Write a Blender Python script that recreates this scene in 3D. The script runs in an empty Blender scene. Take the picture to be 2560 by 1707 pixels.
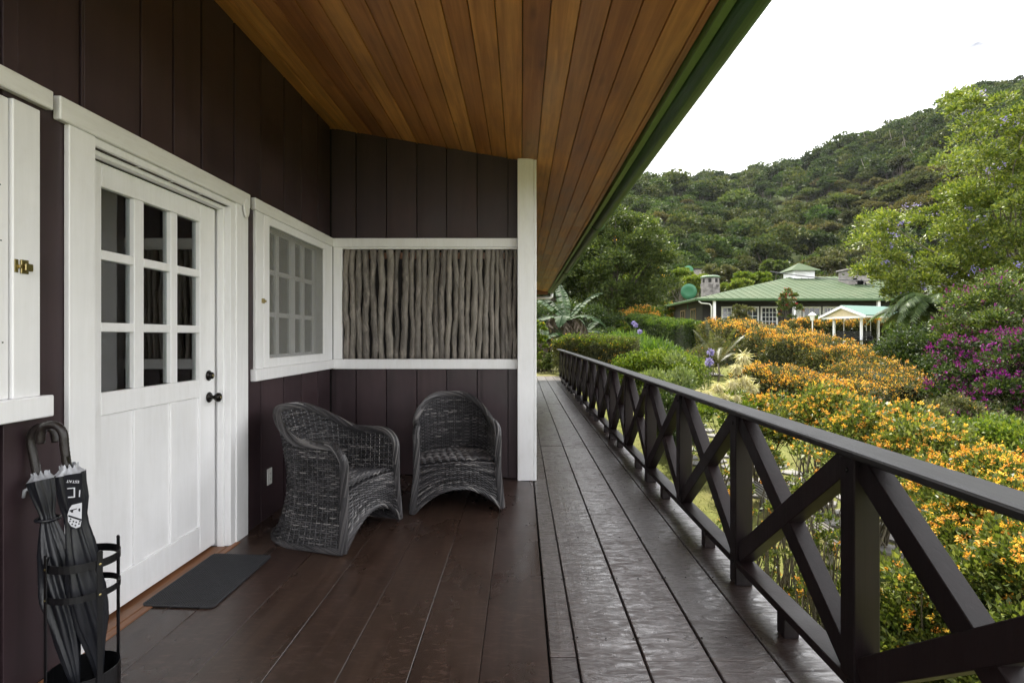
import bpy, math, random
import numpy as np
from mathutils import Vector, Matrix
random.seed(7); RNG = np.random.default_rng(11)
sc = bpy.context.scene
COL = sc.collection
# ------------------------------------------------------------------ camera, sky, sun, exposure
F = 1377.0; CX = 1303.0; CY = 841.5            # focal length and vanishing point of the photograph in its 2560 px frame
cam = bpy.data.objects.new('camera', bpy.data.cameras.new('camera')); COL.objects.link(cam)
cam.location = (0, 0, 0); cam.rotation_euler = (math.radians(90), 0, 0)
cam.data.sensor_width = 36; cam.data.lens = 36 * F / 2560
cam.data.shift_x = -23 / 2560; cam.data.shift_y = -12 / 2560
cam.data.clip_start = 0.05; cam.data.clip_end = 3000
sc.camera = cam
SUN_EL = math.radians(58); SUN_AZ = math.radians(-12)     # azimuth from +y towards +x
SUN_DIR = Vector((math.sin(SUN_AZ) * math.cos(SUN_EL), math.cos(SUN_AZ) * math.cos(SUN_EL), math.sin(SUN_EL)))
w = bpy.data.worlds.new('World'); sc.world = w; w.use_nodes = True
nt = w.node_tree; nt.nodes.clear()
def N(tree, t, **kw):
    n = tree.nodes.new(t)
    for k, v in kw.items(): setattr(n, k, v)
    return n
out = N(nt, 'ShaderNodeOutputWorld'); sky = N(nt, 'ShaderNodeTexSky', sky_type='NISHITA')
sky.sun_disc = False; sky.sun_elevation = SUN_EL; sky.sun_rotation = SUN_AZ
bg1 = N(nt, 'ShaderNodeBackground'); bg1.inputs[1].default_value = 0.10
nt.links.new(sky.outputs[0], bg1.inputs[0])
tc = N(nt, 'ShaderNodeTexCoord'); mp = N(nt, 'ShaderNodeMapping'); mp.inputs['Scale'].default_value = (3.5, 3.5, 10)
mp.inputs['Rotation'].default_value = (0, math.radians(-14), 0)
no = N(nt, 'ShaderNodeTexNoise'); no.inputs['Scale'].default_value = 2.2; no.inputs['Detail'].default_value = 7; no.inputs['Roughness'].default_value = .62
cr = N(nt, 'ShaderNodeValToRGB')
cr.color_ramp.elements[0].position = .29; cr.color_ramp.elements[0].color = (.10, .10, .103, 1)
cr.color_ramp.elements[1].position = .50; cr.color_ramp.elements[1].color = (.72, .72, .725, 1)
bg2 = N(nt, 'ShaderNodeBackground'); bg2.inputs[1].default_value = 1.05
nt.links.new(tc.outputs['Generated'], mp.inputs[0]); nt.links.new(mp.outputs[0], no.inputs[0]); nt.links.new(no.outputs['Fac'], cr.inputs[0]); nt.links.new(cr.outputs[0], bg2.inputs[0])
mx = N(nt, 'ShaderNodeMixShader'); mx.inputs[0].default_value = .93
nt.links.new(bg1.outputs[0], mx.inputs[1]); nt.links.new(bg2.outputs[0], mx.inputs[2]); nt.links.new(mx.outputs[0], out.inputs[0])
sl = bpy.data.lights.new('sun', 'SUN'); sl.energy = 2.3; sl.angle = math.radians(1.2); sl.color = (1, .94, .84)
sun = bpy.data.objects.new('sun', sl); COL.objects.link(sun); sun.rotation_euler = (-SUN_DIR).to_track_quat('-Z', 'Y').to_euler()
vs = sc.view_settings; vs.view_transform = 'Standard'; vs.look = 'None'; vs.gamma = 1; vs.use_curve_mapping = False
vs.exposure = 2.22
sc.cycles.max_bounces = 8; sc.cycles.diffuse_bounces = 5; sc.cycles.transparent_max_bounces = 12
sc.cycles.sample_clamp_indirect = 6
# ------------------------------------------------------------------ helpers
def P(sx, sy, y):                                  # photo pixel + real distance -> point in the place
    return Vector(((sx - CX) / F * y, y, (CY - sy) / F * y))
def nrm(a): return a / np.maximum(np.linalg.norm(a, axis=-1, keepdims=True), 1e-9)
class MB:
    def __init__(s): s.v = []; s.f = []; s.sm = False
    def add(s, vs_, fs):
        b = len(s.v); s.v += [tuple(q) for q in vs_]; s.f += [tuple(b + i for i in f) for f in fs]
    def box(s, lo, hi, c=.003, M=None):
        lo = Vector(lo); hi = Vector(hi); ce = (lo + hi) / 2; h = (hi - lo) / 2
        c = min(c, min(h) * .45); V = []; idx = {}
        for sx in (-1, 1):
            for sy in (-1, 1):
                for sz in (-1, 1):
                    for a in range(3):
                        q = Vector((sx * h[0], sy * h[1], sz * h[2]))
                        for b in range(3):
                            if b != a: q[b] -= math.copysign(c, q[b])
                        idx[(sx, sy, sz, a)] = len(V); V.append(q)
        fs = []
        for a in range(3):
            b, d = [(1, 2), (0, 2), (0, 1)][a]
            for sa in (-1, 1):
                f = []
                for sb, sd in ((-1, -1), (1, -1), (1, 1), (-1, 1)):
                    k = [0, 0, 0]; k[a] = sa; k[b] = sb; k[d] = sd; f.append(idx[(*k, a)])
                fs.append(f)
            for sb in (-1, 1):
                for sd in (-1, 1):
                    f = []
                    for sa, ax in ((-1, b), (1, b), (1, d), (-1, d)):
                        k = [0, 0, 0]; k[a] = sa; k[b] = sb; k[d] = sd; f.append(idx[(*k, ax)])
                    fs.append(f)
        for sx in (-1, 1):
            for sy in (-1, 1):
                for sz in (-1, 1): fs.append([idx[(sx, sy, sz, a)] for a in range(3)])
        o = []
        for f in fs:
            p0, p1, p2 = V[f[0]], V[f[1]], V[f[2]]; n = (p1 - p0).cross(p2 - p0)
            m = sum((V[i] for i in f), Vector()) / len(f)
            o.append(f if n.dot(m) > 0 else f[::-1])
        V = [q + ce for q in V]
        if M is not None: V = [M @ q for q in V]
        s.add(V, o); return s
    def beam(s, a, b, wx, wz, c=.003, up=(0, 0, 1)):     # bar from a to b, wx across, wz along 'up'
        a = Vector(a); b = Vector(b); d = (b - a); L = d.length; d.normalize()
        x = d.cross(Vector(up)).normalized(); z = x.cross(d)
        M = Matrix((x, d, z)).transposed().to_4x4(); M.translation = a
        return s.box((-wx / 2, 0, -wz / 2), (wx / 2, L, wz / 2), c, M)
    def tube(s, pts, r, n=8, cap=True):
        pts = [Vector(p) for p in pts]; m = len(pts)
        if not hasattr(r, '__len__'): r = [r] * m
        V = []; fs = []; ref = None
        for i, p in enumerate(pts):
            t = (pts[min(i + 1, m - 1)] - pts[max(i - 1, 0)]).normalized()
            if ref is None:
                ref = Vector((0, 0, 1)) if abs(t.z) < .9 else Vector((1, 0, 0))
            x = (ref - t * ref.dot(t)).normalized(); y = t.cross(x); ref = x
            for k in range(n):
                a = 2 * math.pi * k / n; V.append(p + (x * math.cos(a) + y * math.sin(a)) * r[i])
        for i in range(m - 1):
            for k in range(n):
                k2 = (k + 1) % n; fs.append((i * n + k, i * n + k2, (i + 1) * n + k2, (i + 1) * n + k))
        if cap: fs.append(tuple(range(n))[::-1]); fs.append(tuple((m - 1) * n + k for k in range(n)))
        s.add(V, fs); return s
    def lathe(s, prof, ce=(0, 0, 0), n=16, M=None):      # prof [(r,z)]
        V = []; fs = []; ce = Vector(ce)
        for r, z in prof:
            for k in range(n):
                a = 2 * math.pi * k / n; q = Vector((r * math.cos(a), r * math.sin(a), z)); V.append((M @ q if M is not None else q) + ce)
        for i in range(len(prof) - 1):
            for k in range(n):
                k2 = (k + 1) % n; fs.append((i * n + k, i * n + k2, (i + 1) * n + k2, (i + 1) * n + k))
        fs.append(tuple(range(n))[::-1]); fs.append(tuple((len(prof) - 1) * n + k for k in range(n)))
        s.add(V, fs); return s
    def prism(s, poly, ext):                            # polygon (3D points) extruded by vector ext
        a = [Vector(p) for p in poly]; e = Vector(ext); n = len(a)
        s.add(a + [p + e for p in a], [tuple(range(n))[::-1], tuple(range(n, 2 * n))] + [(i, (i + 1) % n, n + (i + 1) % n, n + i) for i in range(n)]); return s
    def mesh(s, name, mat):
        me = bpy.data.meshes.new(name); me.from_pydata(s.v, [], s.f); me.materials.append(mat)
        if s.sm: me.polygons.foreach_set('use_smooth', [True] * len(me.polygons))
        me.update(); return me
    def build(s, name, mat, parent=None, smooth=False, **props):
        s.sm = smooth
        o = bpy.data.objects.new(name, s.mesh(name, mat)); COL.objects.link(o)
        if parent is not None: o.parent = parent
        for k, v in props.items(): o[k] = v
        return o
def thing(name, label, category, group=None, loc=(0, 0, 0), rz=0):
    o = bpy.data.objects.new(name, None); COL.objects.link(o); o.location = loc; o.rotation_euler = (0, 0, rz)
    o['label'] = label; o['category'] = category
    if group: o['group'] = group
    o.empty_display_size = .2
    return o
def bpart(name, mat, parent, lo, hi, c=.003, **kw): return MB().box(lo, hi, c).build(name, mat, parent, **kw)
def npmesh(name, V, Q, mat, parent=None, smooth=False, **props):
    me = bpy.data.meshes.new(name); V = np.ascontiguousarray(V, dtype=np.float32); Q = np.ascontiguousarray(Q, dtype=np.int32)
    me.vertices.add(len(V)); me.vertices.foreach_set('co', V.ravel())
    k = Q.shape[1]; me.loops.add(Q.size); me.loops.foreach_set('vertex_index', Q.ravel())
    me.polygons.add(len(Q)); me.polygons.foreach_set('loop_start', np.arange(0, Q.size, k, dtype=np.int32)); me.polygons.foreach_set('loop_total', np.full(len(Q), k, dtype=np.int32))
    if smooth: me.polygons.foreach_set('use_smooth', np.ones(len(Q), dtype=bool))
    me.update(calc_edges=True); me.materials.append(mat)
    o = bpy.data.objects.new(name, me); COL.objects.link(o)
    if parent is not None: o.parent = parent
    for a, b in props.items(): o[a] = b
    return o
def copy_tree(o, parent=None):
    c = o.copy(); COL.objects.link(c); c.parent = parent
    for ch in [x for x in o.children]: copy_tree(ch, c)
    return c
# ---- materials
def mat(name, build):
    m = bpy.data.materials.new(name); m.use_nodes = True; t = m.node_tree; t.nodes.clear()
    o = N(t, 'ShaderNodeOutputMaterial'); s = build(t); t.links.new(s, o.inputs[0]); return m
def L(t, a, b): t.links.new(a, b)
def coords(t, scale=(1, 1, 1), rnd=0.0, src='Object'):
    c = N(t, 'ShaderNodeTexCoord'); m = N(t, 'ShaderNodeMapping'); m.inputs['Scale'].default_value = scale; L(t, c.outputs[src], m.inputs[0])
    if rnd:
        oi = N(t, 'ShaderNodeObjectInfo'); mu = N(t, 'ShaderNodeVectorMath', operation='SCALE'); mu.inputs[0].default_value = (rnd, rnd * .7, rnd * .4)
        L(t, oi.outputs['Random'], mu.inputs['Scale']); L(t, mu.outputs[0], m.inputs['Location'])
    return m.outputs[0]
def noise(t, vec, scale, detail=4, rough=.55, dist=0):
    n = N(t, 'ShaderNodeTexNoise'); n.inputs['Scale'].default_value = scale; n.inputs['Detail'].default_value = detail
    n.inputs['Roughness'].default_value = rough; n.inputs['Distortion'].default_value = dist; L(t, vec, n.inputs['Vector']); return n.outputs['Fac']
def ramp(t, fac, stops):
    r = N(t, 'ShaderNodeValToRGB'); e = r.color_ramp.elements
    while len(e) < len(stops): e.new(.5)
    for i, (p, c) in enumerate(stops): e[i].position = p; e[i].color = (*c, 1) if len(c) == 3 else c
    L(t, fac, r.inputs[0]); return r.outputs[0]
def mapr(t, fac, a, b, c, d):
    m = N(t, 'ShaderNodeMapRange'); m.inputs[1].default_value = a; m.inputs[2].default_value = b; m.inputs[3].default_value = c; m.inputs[4].default_value = d
    L(t, fac, m.inputs[0]); return m.outputs[0]
def mixc(t, fac, a, b, mode='MIX'):
    m = N(t, 'ShaderNodeMix', data_type='RGBA', blend_type=mode)
    for sock, v in ((m.inputs[0], fac), (m.inputs[6], a), (m.inputs[7], b)):
        if hasattr(v, 'is_linked'): L(t, v, sock)
        elif isinstance(v, (int, float)): sock.default_value = v
        else: sock.default_value = (*v, 1)
    return m.outputs[2]
def bump(t, h, strength=.3, dist=.01):
    b = N(t, 'ShaderNodeBump'); b.inputs['Strength'].default_value = strength; b.inputs['Distance'].default_value = dist; L(t, h, b.inputs['Height']); return b.outputs[0]
def pbsdf(t, col, rough=.5, nor=None, spec=.5, metal=0, **kw):
    b = N(t, 'ShaderNodeBsdfPrincipled')
    for sock, v in ((b.inputs['Base Color'], col), (b.inputs['Roughness'], rough)):
        if hasattr(v, 'is_linked'): L(t, v, sock)
        elif isinstance(v, (int, float)): sock.default_value = v
        else: sock.default_value = (*v, 1)
    b.inputs['Specular IOR Level'].default_value = spec; b.inputs['Metallic'].default_value = metal
    if nor is not None: L(t, nor, b.inputs['Normal'])
    for k, v in kw.items(): b.inputs[k].default_value = v
    return b.outputs[0]
def plain(name, col, rough=.5, metal=0, var=.0, scale=20, bmp=0, spec=.5):
    def f(t):
        c = coords(t); n = noise(t, c, scale, 5, .6)
        cc = mixc(t, mapr(t, n, .3, .7, 0, 1), tuple(x * (1 - var) for x in col), tuple(min(1, x * (1 + var)) for x in col))
        return pbsdf(t, cc, rough, bump(t, n, bmp, .003) if bmp else None, spec, metal)
    return mat(name, f)
def wood(name, dark, light, grain=(38, 1.6, 38), rnd=30, rough=(.35, .55), bmp=.15, tint=.25, knots=False, wear=None, spec=.5, blotch=(.75, 1.2)):
    def f(t):
        v = coords(t, grain, rnd); n = noise(t, v, 1, 6, .6, .6); v2 = coords(t, (1.3, .6, 1.3), rnd); n2 = noise(t, v2, 2.2, 4, .6)
        col = ramp(t, n, [(.25, dark), (.75, light)])
        oi = N(t, 'ShaderNodeObjectInfo'); k = mapr(t, oi.outputs['Random'], 0, 1, 1 - tint, 1 + tint)
        k2 = mapr(t, n2, .3, .7, *blotch); mm = N(t, 'ShaderNodeMath', operation='MULTIPLY'); L(t, k, mm.inputs[0]); L(t, k2, mm.inputs[1])
        hs = N(t, 'ShaderNodeHueSaturation'); L(t, col, hs.inputs['Color']); L(t, mm.outputs[0], hs.inputs['Value'])
        hh = mapr(t, oi.outputs['Random'], 0, 1, .492, .508); L(t, hh, hs.inputs['Hue']); col = hs.outputs[0]
        if knots:
            vo = N(t, 'ShaderNodeTexVoronoi'); vv = coords(t, (3.2, .8, 3.2), rnd); L(t, vv, vo.inputs['Vector']); vo.inputs['Scale'].default_value = 1.6
            kf = mapr(t, vo.outputs['Distance'], .03, .13, .5, 0); col = mixc(t, kf, col, tuple(x * .3 for x in dark))
        if wear:
            wv = coords(t, wear[1], rnd); wn = noise(t, wv, wear[2], 8, .7, wear[4] if len(wear) > 4 else .5); col = mixc(t, mapr(t, wn, .5, .72, 0, wear[3]), col, wear[0])
        rr = mapr(t, n2, .3, .7, rough[0], rough[1])
        return pbsdf(t, col, rr, bump(t, n, bmp, .004), spec)
    return mat(name, f)
def leafmat(name, cols, rough=.45, trans=.35, spec=.4, inst=False):
    def f(t):
        g = N(t, 'ShaderNodeNewGeometry'); col = ramp(t, g.outputs['Random Per Island'], [(i / (len(cols) - 1), c) for i, c in enumerate(cols)])
        if inst:
            oi = N(t, 'ShaderNodeObjectInfo'); col2 = ramp(t, oi.outputs['Random'], inst); col = mixc(t, 1.0, col, col2, 'MULTIPLY')
        p = pbsdf(t, col, rough, None, spec)
        tr = N(t, 'ShaderNodeBsdfTranslucent'); tc_ = mixc(t, 1.0, col, (1.25, 1.3, .7), 'MULTIPLY'); L(t, tc_, tr.inputs[0])
        m = N(t, 'ShaderNodeMixShader'); m.inputs[0].default_value = trans; L(t, p, m.inputs[1]); L(t, tr.outputs[0], m.inputs[2]); return m.outputs[0]
    return mat(name, f)
def glassmat(name, tint=(.8, .85, .85), refl=1.0):
    def f(t):
        fr = N(t, 'ShaderNodeFresnel'); fr.inputs[0].default_value = 1.52
        gl = N(t, 'ShaderNodeBsdfGlossy'); gl.inputs['Roughness'].default_value = .015; tp = N(t, 'ShaderNodeBsdfTransparent'); tp.inputs[0].default_value = (*tint, 1)
        mu = N(t, 'ShaderNodeMath', operation='MULTIPLY_ADD'); mu.inputs[1].default_value = refl * 1.5; mu.inputs[2].default_value = .05; L(t, fr.outputs[0], mu.inputs[0])
        m = N(t, 'ShaderNodeMixShader'); L(t, mu.outputs[0], m.inputs[0]); L(t, tp.outputs[0], m.inputs[1]); L(t, gl.outputs[0], m.inputs[2]); return m.outputs[0]
    return mat(name, f)
M = {}
M['wall'] = wood('dark_wall_paint', (.031, .0175, .0205), (.047, .0265, .0310), (14, 14, 1.2), 20, (.4, .6), .12, .16)
M['white'] = wood('white_paint', (.82, .82, .825), (.89, .89, .90), (45, 45, 3), 20, (.35, .5), .12, .015, False, ((.62, .60, .56), (3, 3, 1.2), 3, .22), .5, (.96, 1.02))
M['whiteold'] = wood('white_paint_worn', (.78, .78, .76), (.86, .86, .85), (4, 4, 45), 20, (.4, .55), .15, .02, False, ((.58, .55, .50), (2, 2, 6), 4, .3), .5, (.94, 1.02))
M['ceil'] = wood('ceiling_varnish', (.32, .118, .032), (.62, .285, .092), (26, 1.1, 26), 40, (.32, .5), .06, .30, True)
M['floor'] = wood('polished_floor', (.021, .0115, .0085), (.046, .0265, .0195), (22, 1.0, 22), 40, (.20, .42), .10, .2, False, ((.12, .075, .062), (5, 14, 5), 3, .45))
def deckm(t):
    v = coords(t, (30, 1.2, 30), 40); n = noise(t, v, 1, 6, .6, .5)
    col = ramp(t, n, [(.25, (.022, .012, .010)), (.75, (.046, .029, .024))])
    v2 = coords(t, (7, 22, 7), 40); s = noise(t, v2, 1.3, 6, .62, 1.3)
    v3 = coords(t, (1, .6, 1), 40); a = noise(t, v3, 2.4, 3, .5)
    col = mixc(t, mapr(t, s, .48, .62, 0, .55), col, (.075, .054, .050))
    oi = N(t, 'ShaderNodeObjectInfo'); hs = N(t, 'ShaderNodeHueSaturation'); L(t, col, hs.inputs['Color']); L(t, mapr(t, oi.outputs['Random'], 0, 1, .75, 1.25), hs.inputs['Value'])
    r1 = mapr(t, s, .38, .62, .55, .20); r2 = mapr(t, a, .35, .65, .06, -.08); ad = N(t, 'ShaderNodeMath', operation='ADD'); L(t, r1, ad.inputs[0]); L(t, r2, ad.inputs[1])
    hmix = N(t, 'ShaderNodeMath', operation='MULTIPLY_ADD'); hmix.inputs[1].default_value = .35; L(t, n, hmix.inputs[0]); L(t, s, hmix.inputs[2])
    nb = bump(t, hmix.outputs[0], .6, .006); sh = pbsdf(t, hs.outputs[0], ad.outputs[0], nb, .8, **{'Coat Weight': .6}); pn_ = sh.node; L(t, nb, pn_.inputs['Coat Normal']); L(t, mapr(t, s, .4, .6, .5, .3), pn_.inputs['Coat Roughness']); L(t, mapr(t, s, .4, .6, .35, 1.0), pn_.inputs['Coat Weight'])
    return sh
M['deck'] = mat('worn_deck', deckm)
M['rail'] = wood('rail_stain', (.0050, .0024, .0027), (.012, .0060, .0064), (40, 40, 3), 30, (.36, .55), .25, .25, spec=.28)
M['railtop'] = wood('rail_top_weathered', (.006, .0054, .0054), (.020, .018, .017), (60, 1.6, 60), 30, (.40, .55), .6, .1, spec=.4)
M['thresh'] = wood('threshold_wood', (.12, .045, .02), (.26, .11, .05), (30, 1.5, 30), 10)
M['green'] = plain('green_metal_paint', (.035, .085, .022), .38, 0, .12, 6)
M['greenl'] = plain('green_fascia_paint', (.09, .17, .035), .4, 0, .1, 6)
M['brass'] = plain('brass', (.32, .26, .12), .3, 1)
M['iron'] = plain('black_iron', (.006, .006, .007), .32, 0, .2, 40)
M['blackmetal'] = plain('oiled_bronze', (.012, .010, .009), .22, .6)
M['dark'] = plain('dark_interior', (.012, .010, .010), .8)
M['curtain'] = plain('brown_curtain', (.05, .03, .022), .8, 0, .3, 8)
M['glass'] = glassmat('window_glass')
M['stick'] = wood('weathered_stick', (.080, .070, .060), (.24, .215, .19), (30, 30, 5), 40, (.6, .9), 1.0, .35, False, ((.36, .32, .28), (22, 22, 7), 1, .8))
M['mat'] = plain('rubber_mat', (.022, .023, .026), .5, 0, .2, 30)
M['plastic'] = plain('white_plastic', (.75, .75, .72), .3)
M['slot'] = plain('outlet_slot', (.1, .1, .09), .5)
M['silver'] = plain('silver_cloth', (.42, .43, .46), .35, .2, .2, 60)
M['nylon'] = plain('black_nylon', (.010, .011, .015), .42, 0, .2, 30, spec=.6)
M['print'] = plain('white_print', (.75, .76, .8), .5)
M['leatherb'] = plain('dark_leather', (.016, .012, .011), .28, 0, .5, 160, .6)
def screenm(t):
    d = N(t, 'ShaderNodeBsdfDiffuse'); d.inputs[0].default_value = (.30, .30, .28, 1); tp = N(t, 'ShaderNodeBsdfTransparent'); m = N(t, 'ShaderNodeMixShader')
    m.inputs[0].default_value = .34; L(t, tp.outputs[0], m.inputs[1]); L(t, d.outputs[0], m.inputs[2]); return m.outputs[0]
M['screen'] = mat('insect_screen', screenm)
def wickm(t):
    g = N(t, 'ShaderNodeNewGeometry'); c = ramp(t, g.outputs['Random Per Island'], [(0, (.016, .015, .016)), (.5, (.036, .034, .037)), (.85, (.085, .080, .082)), (1, (.19, .18, .175))])
    return pbsdf(t, c, .42, None, .5)
M['wicker'] = mat('charcoal_wicker', wickm)
M['wickd'] = plain('wicker_core', (.010, .009, .011), .7)
# =================================================================== PORCH
H = 1.34
def fz(x):                                        # porch floor falls slightly towards the deck
    return -1.285 - .0305 * (min(max(x, -1.95), .05) + 1.8)
def cz(x): return 1.97 - .169 * (x + 1.8)         # sloping ceiling
# --- interior floor boards
pf = bpy.data.objects.new('porch_floor', None); COL.objects.link(pf); pf['kind'] = 'structure'
xs = [-2.09, -1.815, -1.535, -1.26, -.985, -.71, -.44, -.165, .112]
joints = {0: [1.0], 1: [], 2: [.9, 4.4], 3: [1.5], 4: [], 5: [.4], 6: [1.1], 7: [1.8]}
for i in range(len(xs) - 1):
    a, b = xs[i] + .0015, xs[i + 1] - .0015
    ys = [-1.6] + joints[i] + [5.30]
    for j in range(len(ys) - 1):
        m = MB(); z0, z1 = fz(a), fz(b); y0, y1 = ys[j] + .001, ys[j + 1] - .001
        dz = random.uniform(-.0008, .0008)
        m.add([(a, y0, z0 - .03), (b, y0, z1 - .03), (b, y1, z1 - .03), (a, y1, z0 - .03), (a, y0, z0 - .002), (b, y0, z1 - .002), (b, y1, z1 - .002), (a, y1, z0 - .002),
               (a + .002, y0 + .001, z0 + dz), (b - .002, y0 + .001, z1 + dz), (b - .002, y1 - .001, z1 + dz), (a + .002, y1 - .001, z0 + dz)],
              [(3, 2, 1, 0), (0, 1, 5, 4), (1, 2, 6, 5), (2, 3, 7, 6), (3, 0, 4, 7), (4, 5, 9, 8), (5, 6, 10, 9), (6, 7, 11, 10), (7, 4, 8, 11), (8, 9, 10, 11)])
        m.build('floor_board', M['floor'], pf)
bpart('subfloor_board', M['dark'], pf, (-2.1, -1.7, -1.45), (1.3, 5.3, -1.385), .002)
# --- outer deck planks
dk = bpy.data.objects.new('deck', None); COL.objects.link(dk); dk['kind'] = 'structure'
dx = [.118, .234, .512, .789, 1.052, 1.33]
dj = {0: [2.32, 8.2, 16.5], 1: [2.30, 6.77, 12.1, 16.5], 2: [2.285, 6.77, 11.0, 16.5], 3: [2.31, 6.72, 13.0, 16.5], 4: [2.21, 7.6, 13.8]}
for i in range(5):
    ys = [-1.6] + dj[i] + [18.75]
    for j in range(len(ys) - 1):
        g = .0035 if i else .002
        z = -H + random.uniform(-.002, .002) - (0.006 if (i == 0) else 0)
        bpart('deck_plank', M['deck'], dk, (dx[i] + g + random.uniform(0, .002), ys[j] + .002, z - .04), (dx[i + 1] - g, ys[j + 1] - .002, z), .004)
nl = MB()
for i in range(5):
    for q in range(1, 26):
        for e_ in (.045, .5, .955):
            if i == 0 and e_ == .5: continue
            nl.lathe([(.0045, 0), (.0045, .0012), (.002, .002)], (dx[i] + (dx[i + 1] - dx[i]) * e_ + random.uniform(-.006, .006), .62 + q * .61 + random.uniform(-.01, .01), -H - (.006 if i == 0 else 0) + .0015), 7)
nl.build('nail_heads', M['blackmetal'], dk, kind='stuff')
for i in range(6): bpart('floor_joist', M['rail'], dk, (-.2, .5 + i * 3.4, -1.62), (1.3, .6 + i * 3.4, -1.387), .004)
bpart('edge_beam', M['rail'], dk, (1.26, -1.6, -1.75), (1.335, 18.7, -1.387), .004)
for i in range(7): bpart('deck_pillar', M['rail'], dk, (1.12, .2 + i * 3.05, -3.2), (1.255, .335 + i * 3.05, -1.387), .004)
# --- walls
def cut(rect, holes):
    rs = [rect]
    for h in holes:
        n = []
        for (a0, b0, a1, b1) in rs:
            c0, d0, c1, d1 = max(a0, h[0]), max(b0, h[1]), min(a1, h[2]), min(b1, h[3])
            if c0 >= c1 or d0 >= d1: n.append((a0, b0, a1, b1)); continue
            if a0 < c0: n.append((a0, b0, c0, b1))
            if c1 < a1: n.append((c1, b0, a1, b1))
            if b0 < d0: n.append((c0, b0, c1, d0))
            if d1 < b1: n.append((c0, d1, c1, b1))
        rs = n
    return rs
lw = thing('porch_wall', 'dark brown vertical board wall around the white entrance door', 'wall')
X = 1.80
hs = [(2.27, -1.4, 3.42, .80), (3.79, -.22, 5.10, .84), (.4, -.22, 1.97, .84)]
seams = [-.8, -.45, -.1, .25, .6, .95, 1.27, 1.59, 1.905, 2.25, 2.605, 2.85, 3.10, 3.455, 3.81, 4.18, 4.51, 4.876, 5.19]
for i in range(len(seams) - 1):
    a, b = seams[i] + .008, seams[i + 1] - .008; m = MB()
    for (p, q, r, s_) in cut((a, fz(-X) - .0, b, 2.0), hs): m.box((-X - .03, p, q), (-X + random.uniform(-.0015, .0015), r, s_), .0012)
    m.build('wall_board', M['wall'], lw)
    m = MB()
    for (p, q, r, s_) in cut((b - .045, fz(-X) - .0, b + .010, 2.0), hs): m.box((-X - .034, p, q), (-X - .009, r, s_), .001)
m = MB()
for (p, q, r, s_) in cut((-.8, fz(-X), 5.3, 2.0), hs): m.box((-X - .06, p, q), (-X - .034, r, s_), .001)
m.build('sheathing', M['dark'], lw)
rw = thing('porch_wall', 'dark brown board wall behind the two wicker chairs, framing the stick panel', 'wall')
Y = 5.21
rs = [-1.80, -1.563, -1.275, -.9875, -.706, -.416, -.125, .10]
for i in range(len(rs) - 1):
    a, b = rs[i] + .004, rs[i + 1] - .004
    for lo, hi in ((fz(a), -.25), (.86, None)):
        za, zb = (cz(a), cz(b)) if hi is None else (hi, hi)
        m = MB(); s0 = .022                                # narrow flat lap strip at the left edge of each board
        m.prism([(a, Y + .012, lo), (a + s0 * 2, Y + .012, lo), (a + s0 * 2, Y + .03, lo), (a, Y + .03, lo)], (0, 0, (za + .02 if hi is None else hi) - lo))
        m.prism([(a + s0 * 2, Y, lo), (b, Y, lo), (b, Y + .03, lo), (a + s0 * 2, Y + .03, lo)], (0, 0, (za + .02 if hi is None else hi) - lo))
        m.build('wall_board', M['wall'], rw)
bpart('sheathing', M['dark'], rw, (-1.86, Y + .034, -1.4), (.11, Y + .06, 2.0), .001)
bpart('trim_board', M['white'], rw, (-1.775, Y - .022, .845), (-.036, Y + .04, .927), .003)
bpart('trim_board', M['white'], rw, (-1.775, Y - .022, -.304), (-.036, Y + .02, -.212), .003)
bpart('trim_board', M['white'], rw, (-1.774, Y - .014, -.211), (-1.69, Y + .04, .844), .003)
bpart('trim_board', M['whiteold'], rw, (-1.689, Y - .012, .825), (-.036, Y + .03, .844), .002)
# rest of the lodge beyond the porch (its side runs along the deck)
lb = thing('lodge_building', 'dark brown side of the lodge continuing along the narrow deck', 'building')
bpart('side_wall', M['wall'], lb, (-6, Y + .07, -2.9), (.09, 18.3, 2.0), .01)
for k in range(44): bpart('wall_board', M['wall'], lb, (.0905, 5.32 + k * .295, -1.345), (.108, 5.32 + k * .295 + .283, cz(.12)), .002)
m = MB().box((-6, -1.6, -1.4), (-2.6, Y, 1.9), .01)
# room behind the door and window
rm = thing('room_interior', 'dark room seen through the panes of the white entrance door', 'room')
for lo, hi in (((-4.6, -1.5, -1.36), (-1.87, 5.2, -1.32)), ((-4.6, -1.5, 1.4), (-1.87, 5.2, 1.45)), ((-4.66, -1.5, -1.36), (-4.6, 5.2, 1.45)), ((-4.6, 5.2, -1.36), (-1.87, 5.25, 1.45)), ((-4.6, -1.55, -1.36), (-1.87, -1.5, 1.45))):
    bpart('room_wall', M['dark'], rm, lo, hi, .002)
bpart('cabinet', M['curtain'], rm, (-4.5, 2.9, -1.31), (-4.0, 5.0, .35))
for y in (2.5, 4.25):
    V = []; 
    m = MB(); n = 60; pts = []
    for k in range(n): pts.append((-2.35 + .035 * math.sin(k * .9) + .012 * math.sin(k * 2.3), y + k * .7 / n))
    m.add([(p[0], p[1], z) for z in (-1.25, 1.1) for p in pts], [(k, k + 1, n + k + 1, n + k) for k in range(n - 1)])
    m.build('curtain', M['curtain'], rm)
# --- corner post of the porch
cp = thing('corner_post', 'tall white square post at the outer corner of the board wall', 'post')
bpart('post_board', M['white'], cp, (-.034, 5.115, fz(0) + .002), (.116, 5.145, cz(.05) - .002), .004)
bpart('post_board', M['white'], cp, (.118, 5.118, fz(0) + .002), (.142, 5.30, cz(.12) - .002), .004)
bpart('post_core', M['white'], cp, (-.034, 5.1455, fz(0) + .002), (.1165, 5.27, cz(.05) - .004), .004)
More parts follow.
